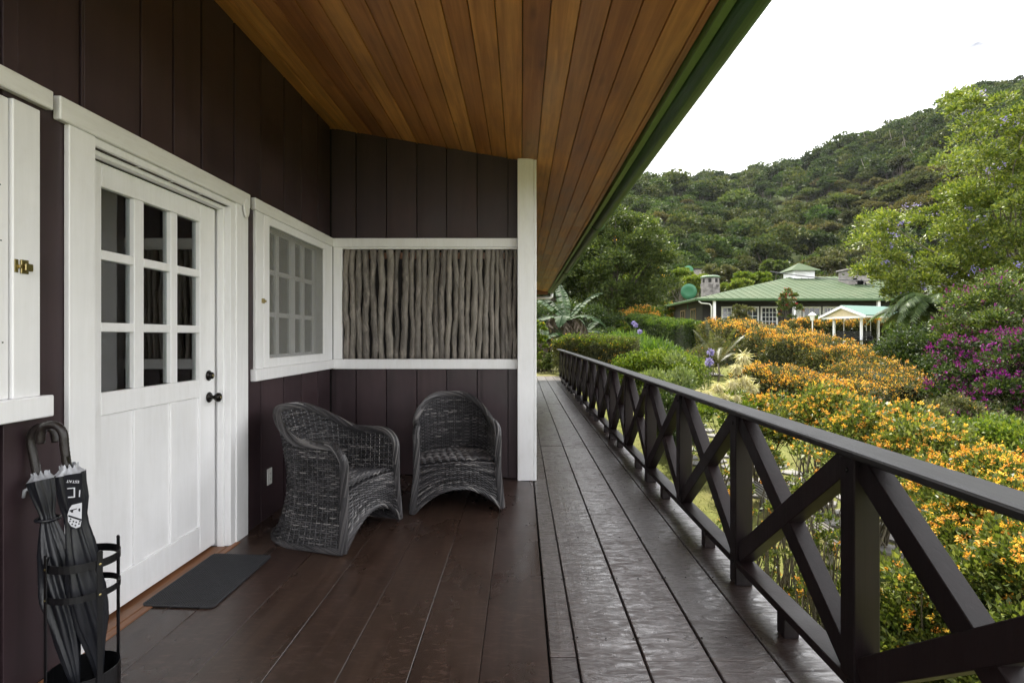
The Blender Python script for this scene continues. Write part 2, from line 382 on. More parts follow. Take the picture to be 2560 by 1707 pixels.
# --- stick screen
ss = thing('stick_panel', 'panel of upright weathered grey sticks set in the white trim above the chairs', 'screen')
sticks = [(592, 592, 17), (627, 630, 17), (660, 667, 17), (697, 708, 19), (740, 752, 19), (788, 790, 18), (838, 836, 20), (876, 872, 14), (920, 906, 19), (960, 964, 15), (1000, 994, 18), (1033, 1030, 15), (1066, 1058, 20), (1100, 1094, 15),
          (1140, 1120, 18), (1178, 1158, 16), (1210, 1202, 16), (1243, 1238, 18), (1278, 1272, 15), (1314, 1305, 18), (1347, 1340, 15), (1385, 1372, 17), (1413, 1408, 14), (1437, 1442, 13), (1463, 1478, 17), (1487, 1492, 9), (1513, 1506, 15), (1538, 1536, 12)]
for tx, bx, wd in sticks:
    n = 22; pts = []; rr = []; ph = random.uniform(0, 9); ph2 = random.uniform(0, 9); am = random.uniform(.004, .010)
    for k in range(n + 1):
        t = k / n; zz = .822 - 1.032 * t
        sx = 600 + (tx + (bx - tx) * t) / 2.24
        xx = (sx - CX) / F * 5.2 + am * math.sin(ph + t * 7) + .5 * am * math.sin(ph2 + t * 17)
        if tx == 920: xx += .022 * math.sin(t * math.pi)
        r = wd / 2.24 / F * 5.2 * random.uniform(.93, 1.06) * (1 + .14 * (random.random() < .12))
        pts.append((xx, Y + .01 + .006 * math.sin(ph2 + t * 5), zz)); rr.append(r)
    rr = [q_ * random.choice((.82, .95, 1, 1.05, 1.1)) ** .5 for q_ in rr]
    MB().tube(pts, rr, 9).build('stick', M['stick'], ss, smooth=True)
bpart('shade_backing', M['dark'], ss, (-1.69, Y + .045, -.21), (-.94, Y + .06, .84), .001)  # dark sheets stand in for the unlit space behind the sticks
bpart('shade_backing', M['dark'], ss, (-.93 + .03, Y + .045, -.21), (-.036, Y + .06, .84), .001)
bpart('sky_gap_strip', M['white'], ss, (-.945, Y + .042, -.05), (-.90, Y + .0445, .52), .0005)  # white strip stands in for daylight showing through a gap in the sticks
bpart('back_rail', M['thresh'], ss, (-1.685, Y + .03, .74), (-.04, Y + .0415, .80), .002)
# --- entrance door with frame
dr = thing('entrance_door', 'white half-glazed entrance door with nine panes and three lower panels', 'door')
Xd = 1.87; y0, y1 = 2.31, 3.364; zb, zt = -1.262, .775
pc = [(2.455, 2.665), (2.733, 2.943), (3.0, 3.207)]; pr = [(.387, .668), (.063, .345), (-.25, .022)]
holes = [(a, c, b, d) for a, b in pc for c, d in pr]
m = MB()
def slab(m, r, x0, x1, c=.002):
    m.box((x0, r[0], r[1]), (x1, r[2], r[3]), c)
slab(m, (y0, zb, y1, -.25), -Xd - .045, -Xd - .012)              # panel sheet
m.build('panel', M['white'], dr)
st = [('stile', (y0, zb, pc[0][0], zt)), ('stile', (pc[2][1], zb, y1, zt)), ('rail', (pc[0][0] + .0005, .668, pc[2][1] - .0005, zt)),
      ('rail', (pc[0][0] + .0005, -.353, pc[2][1] - .0005, -.25)), ('rail', (pc[0][0] + .0005, zb, pc[2][1] - .0005, -1.105))]
for nme, r in st: bpart(nme, M['white'], dr, (-Xd - .045, r[0], r[1]), (-Xd, r[2], r[3]), .003)
for a, b in ((2.665, 2.733), (2.943, 3.0)):
    bpart('stile', M['white'], dr, (-Xd - .044, a, -1.1045), (-Xd - .0015, b, -.3535), .003)
    bpart('muntin', M['white'], dr, (-Xd - .044, a, -.2495), (-Xd - .0015, b, .6675), .003)
for c, d in ((.345, .387), (.022, .063)):
    for a, b in pc: bpart('muntin', M['white'], dr, (-Xd - .043, a + .0005, c), (-Xd - .002, b - .0005, d), .003)
for a, b in pc:
    for c, d in pr:
        bpart('pane', M['glass'], dr, (-Xd - .028, a + .0005, c + .0005), (-Xd - .024, b - .0005, d - .0005), .0005)
        m = MB().box((-Xd - .075, b - .012, c), (-Xd - .046, b + .01, d), .002); m.build('glazing_bead', M['thresh'], dr)
def knob(parent, y, z, name, big):
    R = Matrix.Rotation(math.radians(90), 4, 'Y')
    prof = [(.030, 0), (.032, .004), (.026, .010), (.012, .012)] + ([(.011, .035), (.022, .042), (.028, .054), (.026, .066), (.014, .072)] if big else [(.020, .014), (.020, .024), (.014, .027)])
    o = MB().lathe(prof, (-Xd + .001, y, z), 20, R).build(name, M['blackmetal'], parent, smooth=True)
    MB().lathe([(.008, 0), (.007, .003)], (-Xd + (.073 if big else .028), y, z), 12, R).build('keyhole', M['brass'], o)
knob(dr, 3.292, -.232, 'deadbolt', False); knob(dr, 3.296, -.362, 'door_knob', True)
df = thing('door_frame', 'white casing and jambs around the half-glazed entrance door', 'frame')
bpart('casing', M['white'], df, (-X + .001, 2.165, fz(-X)), (-1.776, 2.30, .834), .003)
bpart('casing', M['white'], df, (-X + .001, 3.44, fz(-X)), (-1.776, 3.585, .834), .003)
bpart('head_casing', M['whiteold'], df, (-X + .001, 2.114, .8345), (-1.768, 3.60, .926), .004)
bpart('jamb', M['white'], df, (-1.93, 3.385, fz(-X)), (-1.785, 3.4395, .80), .003)
bpart('jamb', M['white'], df, (-1.93, 2.27, fz(-X)), (-1.7995, 2.2995, .80), .003)
bpart('head_jamb', M['white'], df, (-1.93, 2.3005, .80), (-1.785, 3.4395, .8335), .003)
bpart('door_stop', M['white'], df, (-1.86, 3.3655, fz(-X)), (-1.82, 3.3845, .7995), .003)
bpart('door_stop', M['white'], df, (-1.86, 2.3005, .777), (-1.82, 3.365, .7995), .003)
bpart('threshold', M['thresh'], df, (-1.93, 2.3005, fz(-1.9) - .01), (-1.795, 3.365, fz(-X) + .006), .003)
bpart('threshold', M['thresh'], df, (-1.794, 2.0, fz(-X) - .01), (-1.755, 3.45, fz(-X) + .004), .003)
# --- oval number plaque
pq = thing('number_plaque', 'small white oval plaque with a raised 4 on the corner of the door casing', 'plaque')
o = MB().lathe([(.001, 0), (.034, 0), (.038, .006), (.030, .010), (.001, .010)], (0, 0, 0), 24); o.v = [(-1.767 + c * 1, 3.535 + a, .822 + b * 1.65 - .0) for a, b, c in o.v]
o.build('plate', M['whiteold'], pq, smooth=False)
def text(body, size, mat_, parent, mtx, ext=.001, name='lettering', sx=1.0, thin=0.0):
    cu = bpy.data.curves.new(name, 'FONT'); cu.body = body; cu.size = size; cu.extrude = ext; cu.align_x = 'CENTER'; cu.align_y = 'CENTER'; cu.offset = thin
    tmp = bpy.data.objects.new('t', cu); COL.objects.link(tmp); bpy.context.view_layer.update()
    me = bpy.data.meshes.new_from_object(tmp); bpy.data.objects.remove(tmp)
    me.transform(Matrix.Diagonal((sx, 1, 1, 1))); me.transform(mtx); me.materials.clear(); me.materials.append(mat_)
    o = bpy.data.objects.new(name, me); COL.objects.link(o); o.parent = parent; return o
# letters on the wall face +x: text x -> +y, text y -> z
Mw = Matrix(((0, 0, 1, -1.756), (1, 0, 0, 3.535), (0, 1, 0, .822), (0, 0, 0, 1)))
text('4', .06, M['whiteold'], pq, Mw, .001, 'numeral')
# --- shutter window at the left edge
sw = thing('shuttered_window', 'closed white board shutter in a white frame left of the door', 'window')
bpart('casing', M['white'], sw, (-X + .001, 1.925, -.218), (-1.776, 2.035, .834), .003)
bpart('head_casing', M['whiteold'], sw, (-X + .001, .3, .8545), (-1.768, 2.085, .926), .004)
bpart('sill', M['white'], sw, (-X + .001, .3, -.298), (-1.758, 2.075, -.2185), .004)
bpart('shutter_board', M['white'], sw, (-1.83, 1.2, -.2175), (-1.785, 1.919, .83), .003)
bpart('shutter_board', M['white'], sw, (-1.83, .4, -.2175), (-1.786, 1.195, .83), .003)
for z in (-.02, .33, .52): MB().lathe([(.003, 0), (.003, .001)], (-1.784, 1.895 - abs(z) * .02, z), 8, Matrix.Rotation(math.radians(90), 4, 'Y')).build('nail_head', M['slot'], sw)
def latch(parent, y, z, s=1.0, xf=-1.775):
    o = MB().box((xf, y - .034 * s, z - .022 * s), (xf + .003, y - .020 * s, z + .024 * s), .001)
    o = o.build('latch_plate', M['brass'], parent)
    b = MB().box((xf, y - .012 * s, z - .024 * s), (xf + .006, y + .018 * s, z + .025 * s), .002).box((xf + .006, y - .006 * s, z - .014 * s), (xf + .016, y + .026 * s, z + .012 * s), .004).box((xf + .001, y - .022 * s, z - .006 * s), (xf + .01, y - .010 * s, z + .006 * s), .001)
    b.build('latch', M['brass'], parent)
latch(sw, 1.962, .248)
# --- casement window by the corner
cw = thing('casement_window', 'white casement window with an insect screen beside the porch corner', 'window')
bpart('head_casing', M['whiteold'], cw, (-X + .001, 3.665, .845), (-1.768, 5.187, .926), .004)
bpart('sill', M['white'], cw, (-X + .001, 3.655, -.298), (-1.758, 5.187, -.217), .004)
bpart('casing', M['white'], cw, (-X + .001, 3.69, -.2165), (-1.776, 3.796, .8445), .003)
bpart('casing', M['white'], cw, (-X + .001, 5.088, -.2165), (-1.776, 5.187, .8445), .003)
bpart('screen_frame', M['white'], cw, (-1.80, 3.80, -.2155), (-1.774, 3.885, .8435), .003)
bpart('screen_frame', M['white'], cw, (-1.80, 4.965, -.2155), (-1.774, 5.084, .8435), .003)
bpart('screen_frame', M['white'], cw, (-1.80, 3.8855, .785), (-1.774, 4.9645, .8435), .003)
bpart('screen_frame', M['white'], cw, (-1.80, 3.8855, -.2155), (-1.774, 4.9645, -.152), .003)
bpart('insect_screen', M['screen'], cw, (-1.789, 3.8855, -.1515), (-1.7885, 4.9645, .7845), .0001)
for lo, hi in (((-1.95, 3.80, -.2155), (-1.801, 3.84, .8435)), ((-1.95, 5.03, -.2155), (-1.801, 5.07, .8435)), ((-1.95, 3.8405, .80), (-1.801, 5.0295, .8435)), ((-1.95, 3.8405, -.2155), (-1.801, 5.0295, -.175))):
    bpart('reveal', M['whiteold'], cw, lo, hi, .002)
wc = [(4.0, 4.205), (4.256, 4.47), (4.553, 4.70), (4.756, 4.96)]; wr = [(.50, .775), (.183, .465), (-.134, .149)]
m = [(3.8405, 4.0), (4.205, 4.256), (4.47, 4.553), (4.70, 4.756), (4.96, 5.0295)]
for i, (a, b) in enumerate(m): bpart('muntin' if i in (1, 3) else 'stile', M['white'], cw, (-1.90, a, -.1745), (-1.87 + (.002 if i not in (1, 3) else 0), b, .7995), .002)
for a, b in wc:
    for c, d in ((.775, .7995), (.465, .50), (.149, .183), (-.1745, -.134)): bpart('muntin', M['white'], cw, (-1.898, a + .0005, c), (-1.872, b - .0005, d), .002)
    for c, d in wr: bpart('pane', M['glass'], cw, (-1.887, a + .0005, c + .0005), (-1.884, b - .0005, d - .0005), .0003)
latch(cw, 3.79, .245, .7)
# --- outlet
ol = thing('power_outlet', 'white two-socket wall outlet low on the brown wall behind the left chair', 'outlet')
oy, oz = 3.93, -.995
bpart('plate', M['plastic'], ol, (-X + .001, oy - .035, oz - .057), (-X + .008, oy + .035, oz + .057), .003)
for dz in (-.02, .02):
    s_ = bpart('socket', M['plastic'], ol, (-X + .0081, oy - .017, oz + dz - .014), (-X + .0105, oy + .017, oz + dz + .014), .003)
    for dy in (-.007, .007): bpart('slot', M['slot'], s_, (-X + .0106, oy + dy - .0015, oz + dz - .005), (-X + .0112, oy + dy + .0015, oz + dz + .007), .0005)
# --- roof / ceiling
rf = thing('porch_roof', 'varnished orange-brown plank ceiling under the lodge eave with a green gutter', 'roof')
yb = .3; ye = 18.62  # roof cut short above the camera, out of view, to let in skylight
k = 0
for i in range(-13, 7):
    a = .007 + .1413 * i; b = a + .1413; b = min(b, .897)
    a = max(a, -1.83)
    if i < 1: cuts = random.choice([[], [], [2.3]]) if i % 3 else []
    else: cuts = sorted([random.uniform(6, 8.5), random.uniform(10, 12.5), random.uniform(14, 16.5)])
    ys = [yb] + cuts + [ye if a > -.2 else 5.28]
    ys = [q for q in ys if q <= ys[-1]]
    for j in range(len(ys) - 1):
        m = MB(); gx = .0022
        A, B = a + gx, b - gx; y_0, y_1 = ys[j] + .001, ys[j + 1] - .001; dz = random.uniform(-.001, .001); e = .005
        V = []
        for (x, z) in ((A, cz(A) + e), (A + e * .6, cz(A) + dz), (B - e * .6, cz(B) + dz), (B, cz(B) + e), (B, cz(B) + .025), (A, cz(A) + .025)): V.append((x, y_0, z))
        V += [(x, y_1, z) for x, _, z in V]
        m.add(V, [(0, 1, 2, 3, 4, 5), (11, 10, 9, 8, 7, 6)] + [(q, 6 + q, 6 + (q + 1) % 6, (q + 1) % 6) for q in range(6)])
        m.build('ceiling_plank', M['ceil'], rf)
m = MB(); m.prism([(-6.3, yb, 2.75), (1.0, yb, 1.52), (1.0, yb, 1.56), (-6.3, yb, 2.79)], (0, ye - yb, 0)); m.build('roof_sheet', M['green'], rf)
m = MB(); m.prism([(-6.3, yb, 2.5), (.9, yb, 1.55), (.9, yb, 1.515), (-6.3, yb, 2.74)], (0, .03, 0))
bpart('fascia', M['greenl'], rf, (.903, yb, 1.478), (.953, ye, 1.535), .004)
# half-round gutter
prof = [(1.032 + .079 * math.cos(a), 1.512 + .079 * math.sin(a)) for a in [math.pi * (1 + i / 12) for i in range(13)]]
inner = [(1.032 + .075 * math.cos(a), 1.512 + .075 * math.sin(a)) for a in [math.pi * (2 - i / 12) for i in range(13)]]
pl = prof + inner; m = MB(); m.prism([(x, yb, z) for x, z in pl], (0, ye - yb, 0)); g = m.build('gutter', M['green'], rf)
for yy in (7.4, 12.6): 
    m = MB(); m.tube([(1.032 + .082 * math.cos(a), yy, 1.512 + .082 * math.sin(a)) for a in [math.pi * (1 + i / 10) for i in range(11)]], .012, 6); m.build('gutter_joint', M['green'], rf, smooth=True)
m = MB(); m.tube([(1.03, 18.45, 1.44), (1.03, 18.45, 1.34), (.98, 18.45, 1.30), (.3, 18.45, 1.27)], .045, 10); m.build('downpipe', M['plastic'], rf, smooth=True)
bpart('end_fascia', M['thresh'], rf, (-.2, ye, 1.42), (.9, ye + .03, 1.64))
# --- railing
rl = thing('deck_railing', 'black-brown wooden railing with crossed braces along the outer deck edge', 'railing')
XR = 1.153
posts = [3.0 - 1.052 * 4 + 1.052 * k for k in range(19)]
posts = [p for p in posts if p < 17.6]
for k, py in enumerate(posts):
    foot = (k % 2 == 0)
    zb_ = -H + .001 if foot else -1.199
    bpart('post', M['rail'], rl, (XR, py - .04, zb_), (XR + .092, py + .045, -.4135), .004)
    for zz in ((-.47, -1.22) if py < 9 else ()): MB().lathe([(.009, 0), (.009, .003), (.005, .006)], (XR - .0005, py, zz), 8, Matrix.Rotation(math.radians(-90), 4, 'Y')).build('bolt', M['blackmetal'], rl)
    if k < len(posts) - 1:
        a, b = py + .045, posts[k + 1] - .04
        bpart('bottom_rail', M['rail'], rl, (XR, a if foot else a - .085, -1.238), (XR + .094, b + (.0 if foot else .0), -1.20), .003) if foot else bpart('bottom_rail', M['rail'], rl, (XR, a - .085, -1.238), (XR + .094, b, -1.20), .003)
        bpart('spacer_block', M['rail'], rl, (XR + .012, (a + b) / 2 - .035, -H + .001), (XR + .08, (a + b) / 2 + .035, -1.2385), .003)
        # crossed braces: one runs through, the other is two halves
        xm = XR + .047; z0, z1 = -1.165, -.45
        d = Vector((0, b - a, z1 - z0)); 
        MB().beam((xm, a, z1), (xm, b, z0), .07, .088, .003, up=(0, (z1 - z0), (b - a))).build('brace', M['rail'], rl)
        A = Vector((xm + .004, a, z0)); B = Vector((xm + .004, b, z1)); mid = (A + B) / 2; dd = (B - A).normalized()
        MB().beam(A, mid - dd * .030, .07, .088, .003, up=(0, -(z1 - z0), (b - a))).build('brace', M['rail'], rl)
        MB().beam(mid + dd * .030, B, .07, .088, .003, up=(0, -(z1 - z0), (b - a))).build('brace', M['rail'], rl)
def railtop(y_0, y_1, dx_=0, dz_=0):
    pr_ = [(1.112, -.407), (1.112, -.392), (1.118, -.386), (1.132, -.3825), (1.242, -.383), (1.250, -.388), (1.250, -.408), (1.244, -.413), (1.118, -.413)]
    m = MB(); m.prism([(x + dx_, y_0, z + dz_) for x, z in pr_], (0, y_1 - y_0, 0)); m.build('top_rail', M['railtop'], rl)
railtop(-1.5, 6.9); railtop(6.902, 12.3, .003, -.001); railtop(12.302, 17.3, 0, 0)
# =================================================================== PORCH OBJECTS
# --- door mat
dm = thing('door_mat', 'dark grey ribbed rubber mat on the floor in front of the door', 'mat')
ma = MB(); x0, x1, ya, yb2 = -1.815, -1.465, 2.62, 3.25
def rz(x): return fz(x) + .003
m = MB(); r = .03; pts = []
for cx_, cy_, a0 in ((x1 - r, yb2 - r, 0), (x0 + r, yb2 - r, 90), (x0 + r, ya + r, 180), (x1 - r, ya + r, 270)):
    for q in range(5): a = math.radians(a0 + q * 22.5); pts.append((cx_ + r * math.cos(a), cy_ + r * math.sin(a)))
m.prism([(x, y, rz(x)) for x, y in pts], (0, 0, .006)); m.build('base', M['mat'], dm)
m = MB(); n = 0
nx, ny = 27, 50
for i in range(nx):
    for j in range(ny):
        cx_ = x0 + .014 + (x1 - x0 - .028) * i / (nx - 1); cy_ = ya + .014 + (yb2 - ya - .028) * j / (ny - 1); z = rz(cx_) + .006; h = .0038
        m.add([(cx_ - h, cy_ - h, z), (cx_ + h, cy_ - h, z), (cx_ + h, cy_ + h, z), (cx_ - h, cy_ + h, z), (cx_ - h * .5, cy_ - h * .5, z + .004), (cx_ + h * .5, cy_ - h * .5, z + .004), (cx_ + h * .5, cy_ + h * .5, z + .004), (cx_ - h * .5, cy_ + h * .5, z + .004)],
              [(0, 1, 5, 4), (1, 2, 6, 5), (2, 3, 7, 6), (3, 0, 4, 7), (4, 5, 6, 7)])
m.build('nub', M['mat'], dm, kind='stuff')
# --- wicker chairs
WH = .815
def ushape(s, t):
    """point of the shell: s in [-1,1] round the U (0 = back middle), t = height in metres"""
    W = .290; fl = (max(0, .34 - t) / .34) ** 1.7; top = max(0, (t - .42) / .42)
    ww = W + .060 * fl + .018 * top
    Lf = .30; per = Lf + math.pi / 2 * .30; d = abs(s) * per; arc = math.pi / 2 * .30
    back = .125 * fl + .115 * top ** 1.3
    if d < arc:
        a = d / .30; x = math.sin(a) * ww; y = .02 + math.cos(a) * (.25 + back)
    else:
        x = ww; y = .02 - (d - arc) * (1.0 + .08 * fl)
    return Vector((math.copysign(x, s), y, t))
def rimh(s):
    a = abs(s)
    if a > .97: return .60
    q = min(1, max(0, (a - .10) / .55)); q = q * q * (3 - 2 * q)
    e = max(0, (a - .9) / .07); return WH - (WH - .635) * q - .035 * min(1, e) ** 2
def strand(m, pts, r, n=4): m.tube(pts, r, n, cap=False)
def make_chair(label):
    T = thing('wicker_armchair', label, 'armchair', 'charcoal wicker armchairs on the porch')
    core = MB(); shell = MB(); ns, ntt = 60, 16
    V = []; Q = []
    for i in range(ns + 1):
        s = -1 + 2 * i / ns
        for j in range(ntt + 1): V.append(ushape(s, .03 + (rimh(s) - .03) * j / ntt))
    for i in range(ns):
        for j in range(ntt): a = i * (ntt + 1) + j; Q.append((a, a + 1, a + ntt + 2, a + ntt + 1))
    core.add(V, Q); core.build('core', M['wickd'], T)
    per = 2 * (.30 + math.pi / 2 * .30)
    t = .045; row = 0; spoke = .036; nst = int(per / spoke)
    while t < WH - .01:
        smax = 1.0; seg = []; steps = nst * 4
        cur = []; nxt = random.randint(6, 22)
        for i in range(steps + 1):
            s = -1 + 2 * i / steps
            ok = rimh(s) > t + .008
            if ok:
                p = ushape(s, t); q = ushape(min(1, s + .01), t) - ushape(max(-1, s - .01), t); nn = Vector((q.y, -q.x, 0)).normalized()
                ph = math.cos(math.pi * i / 4 + math.pi * row); cur.append(p + nn * .0055 * ph + Vector((0, 0, random.uniform(-.0008, .0008))))
            if (not ok or len(cur) >= nxt or i == steps):
                if len(cur) > 1: strand(shell, cur, .0052)
                cur = cur[-1:] if ok else []; nxt = random.randint(6, 22)
        t += .0128; row += 1
    shell.build('shell_weave', M['wicker'], T, kind='stuff')
    m = MB()
    for i in range(nst + 1):
        s = -1 + 2 * i / nst; pts = [ushape(s, .03 + (rimh(s) - .03) * j / 8) for j in range(9)]; strand(m, pts, .0040)
    m.build('stakes', M['wicker'], T, kind='stuff')
    # seat: domed weave on nine ribs, rolling over the front into the arched apron
    Wf = .292; hs_ = .375
    def seatp(u, v):     # u -1..1 across, v 0 back .. 1 front edge, 1..2 apron down
        if v <= 1:
            y = .24 - .52 * v; ww = Wf * (1 if y < .02 else math.sqrt(max(0, 1 - ((y - .02) / .26) ** 2)))
            if v > .93: y += 0
            z = hs_ + .018 * (1 - u * u) - .012 * (1 - v); z -= .012 * max(0, (v - .88) / .12) ** 2
            return Vector((u * ww, y, z))
        e = v - 1; arch = .165 * (1 - abs(u) ** 2.2) + .03
        z = (hs_ + .018 * (1 - u * u) - .012) * (1 - e) + arch * e
        return Vector((u * (Wf + .035 * e * e), -.28 - .022 * math.sin(e * math.pi / 2) * 1.0, z))
    m = MB(); V = []; Q = []; nu, nv = 20, 24
    for j in range(nv + 1):
        for i in range(nu + 1): V.append(seatp(-1 + 2 * i / nu, 2 * j / nv) - Vector((0, 0, .006)) + Vector((0, .006 if j > nv / 2 else 0, 0)))
    for j in range(nv):
        for i in range(nu): a = j * (nu + 1) + i; Q.append((a, a + 1, a + nu + 2, a + nu + 1))
    m.add(V, Q); m.build('seat_core', M['wickd'], T)
    for part, v0, v1, pitch, nm in ((0, .04, .985, .025, 'seat_weave'), (1, 1.03, 2.0, .038, 'apron_weave')):
        m = MB(); v = v0; row = 0; nr = 10
        while v < v1:
            cur = []; nxt = random.randint(8, 26); steps = nr * 6
            for i in range(steps + 1):
                u = -1 + 2 * i / steps; p = seatp(u, v); ph = math.cos(math.pi * i / 3 + math.pi * row)
                off = Vector((0, 0, .0075 * abs(math.sin(math.pi * i / 6)) + .002 * ph)) if part == 0 else Vector((0, -.005 * ph - .004, 0))
                cur.append(p + off)
                if len(cur) >= nxt or i == steps: strand(m, cur, .0053 if part else .0055); cur = cur[-1:]; nxt = random.randint(8, 26)
            v += pitch; row += 1
        m.build(nm, M['wicker'], T, kind='stuff')
    # twisted rims
    def bundle(path, R, n, r, turns, nm):
        m = MB(); P_ = [Vector(p) for p in path]; K = len(P_)
        for k in range(n):
            pts = []; ref = None
            for i, p in enumerate(P_):
                tt = (P_[min(i + 1, K - 1)] - P_[max(i - 1, 0)]).normalized()
                if ref is None: ref = Vector((0, 1, 0)) if abs(tt.y) < .9 else Vector((1, 0, 0))
                x = (ref - tt * ref.dot(tt)).normalized(); y = tt.cross(x); ref = x
                a = 2 * math.pi * (k / n + turns * i / K); pts.append(p + (x * math.cos(a) + y * math.sin(a)) * R)
            i = 0
            while i < K - 1:
                j = min(K - 1, i + random.randint(12, 40)); strand(m, pts[i:j + 1], r, 5); i = j
        o = m.build(nm, M['wicker'], T, kind='stuff')
        MB().tube(P_, R * .8, 8).build('rim_core', M['wickd'], T, smooth=True)
    fp = lambda sg: [Vector((sg * (.337 - .030 * min(1, z / .3)), -.305 + .01 * min(1, z / .3), z)) for z in [.02 + .54 * i / 26 for i in range(27)]]
    top = []
    for i in range(101):
        s = -.99 + 1.98 * i / 100; h = rimh(s) + .012; p = ushape(s, h); top.append(p)
    rl_ = fp(-1) + [Vector((-.312, -.283, .592)), Vector((-.316, -.255, .622))] + [p for p in top if p.y > -.24 or True and p.y > -.235] + [Vector((.316, -.255, .622)), Vector((.312, -.283, .592))] + fp(1)[::-1]
    sm = rl_[:]
    for _ in range(2): sm = [sm[0]] + [(sm[i - 1] + sm[i] * 2 + sm[i + 1]) / 4 for i in range(1, len(sm) - 1)] + [sm[-1]]
    bundle(sm, .0215, 17, .0050, 4.0, 'rolled_rim')
    base = [ushape(-1 + 2 * i / 90, .028) for i in range(91)]
    base = [Vector((-.337, -.302, .024))] + base + [Vector((.337, -.302, .024))]
    bundle(base, .014, 9, .0055, 6, 'base_rim')
    ar = [seatp(-1 + 2 * i / 50, 2.0) + Vector((0, -.012, -.004)) for i in range(51)]; ar[0] = Vector((-.335, -.31, .022)); ar[-1] = Vector((.335, -.31, .022))
    bundle(ar, .010, 5, .0062, 4, 'arch_rim')
    return T
ch = make_chair('wicker armchair with a high back turned sideways, standing in front of the window and outlet')
def place_chair(o, front_mid, face):
    face = Vector(face).normalized(); a = math.atan2(face.x, -face.y); o.rotation_euler = (0, 0, a)
    o.location = (front_mid[0] - face.x * .305, front_mid[1] - face.y * .305, fz(front_mid[0]) + .0)
place_chair(ch, (-.965, 3.60), (.955, -.29))
ch2 = copy_tree(ch); ch2['label'] = 'wicker armchair facing forward below the stick panel, next to the white corner post'
place_chair(ch2, (-.475, 4.14), (.22, -.97)); ch2.location.z = fz(-.5)
# --- umbrella stand
us = thing('umbrella_stand', 'black iron umbrella stand with two rings and a round tray left of the door', 'umbrella stand')
uc = Vector((-1.565, 1.97)); UR = .108; zf = fz(-1.565)
def band(z, h, R, nm, th=.0025, frac=1.0):
    m = MB(); n = 40
    V = []
    for k in range(n):
        a = 2 * math.pi * k / n
        for rr, zz in ((R, z), (R, z + h), (R - th, z + h), (R - th, z)): V.append((uc.x + rr * math.cos(a), uc.y + rr * math.sin(a), zz))
    fs = []
    for k in range(n):
        k2 = (k + 1) % n
        for q in range(4): q2 = (q + 1) % 4; fs.append((k * 4 + q, k2 * 4 + q, k2 * 4 + q2, k * 4 + q2))
    m.add(V, fs); return m.build(nm, M['iron'], us)
band(-.805, .028, UR, 'ring'); band(-.908, .022, UR, 'ring'); band(zf + .012, .10, UR, 'tray_wall')
MB().lathe([(UR - .003, 0), (UR - .003, .004)], (uc.x, uc.y, zf + .013), 40).build('tray_floor', M['iron'], us)
for a in (-28, 62, 152, 242):
    a = math.radians(a); c, s_ = math.cos(a), math.sin(a); R_ = UR + .003
    m = MB(); Mx = Matrix(((-s_, c, 0, uc.x + c * R_), (c, s_, 0, uc.y + s_ * R_), (0, 0, 1, 0), (0, 0, 0, 1)))
    m.box((-.009, -.002, zf + .001), (.009, .002, -.752), .002, Mx); m.lathe([(.009, -.002), (.009, .002)], (uc.x + c * R_, uc.y + s_ * R_, -.752), 14, Mx.to_3x3().to_4x4() @ Matrix.Rotation(math.radians(90), 4, 'X'))
    b = m.build('upright', M['iron'], us)
    for zz in (-.791, -.897, zf + .06):
        MB().lathe([(.0045, 0), (.0045, .0015), (.002, .003)], (uc.x + c * (R_ + .002), uc.y + s_ * (R_ + .002), zz), 10, Matrix(((-s_, 0, c, 0), (c, 0, s_, 0), (0, 1, 0, 0), (0, 0, 0, 1)))).build('rivet', M['brass'], b)
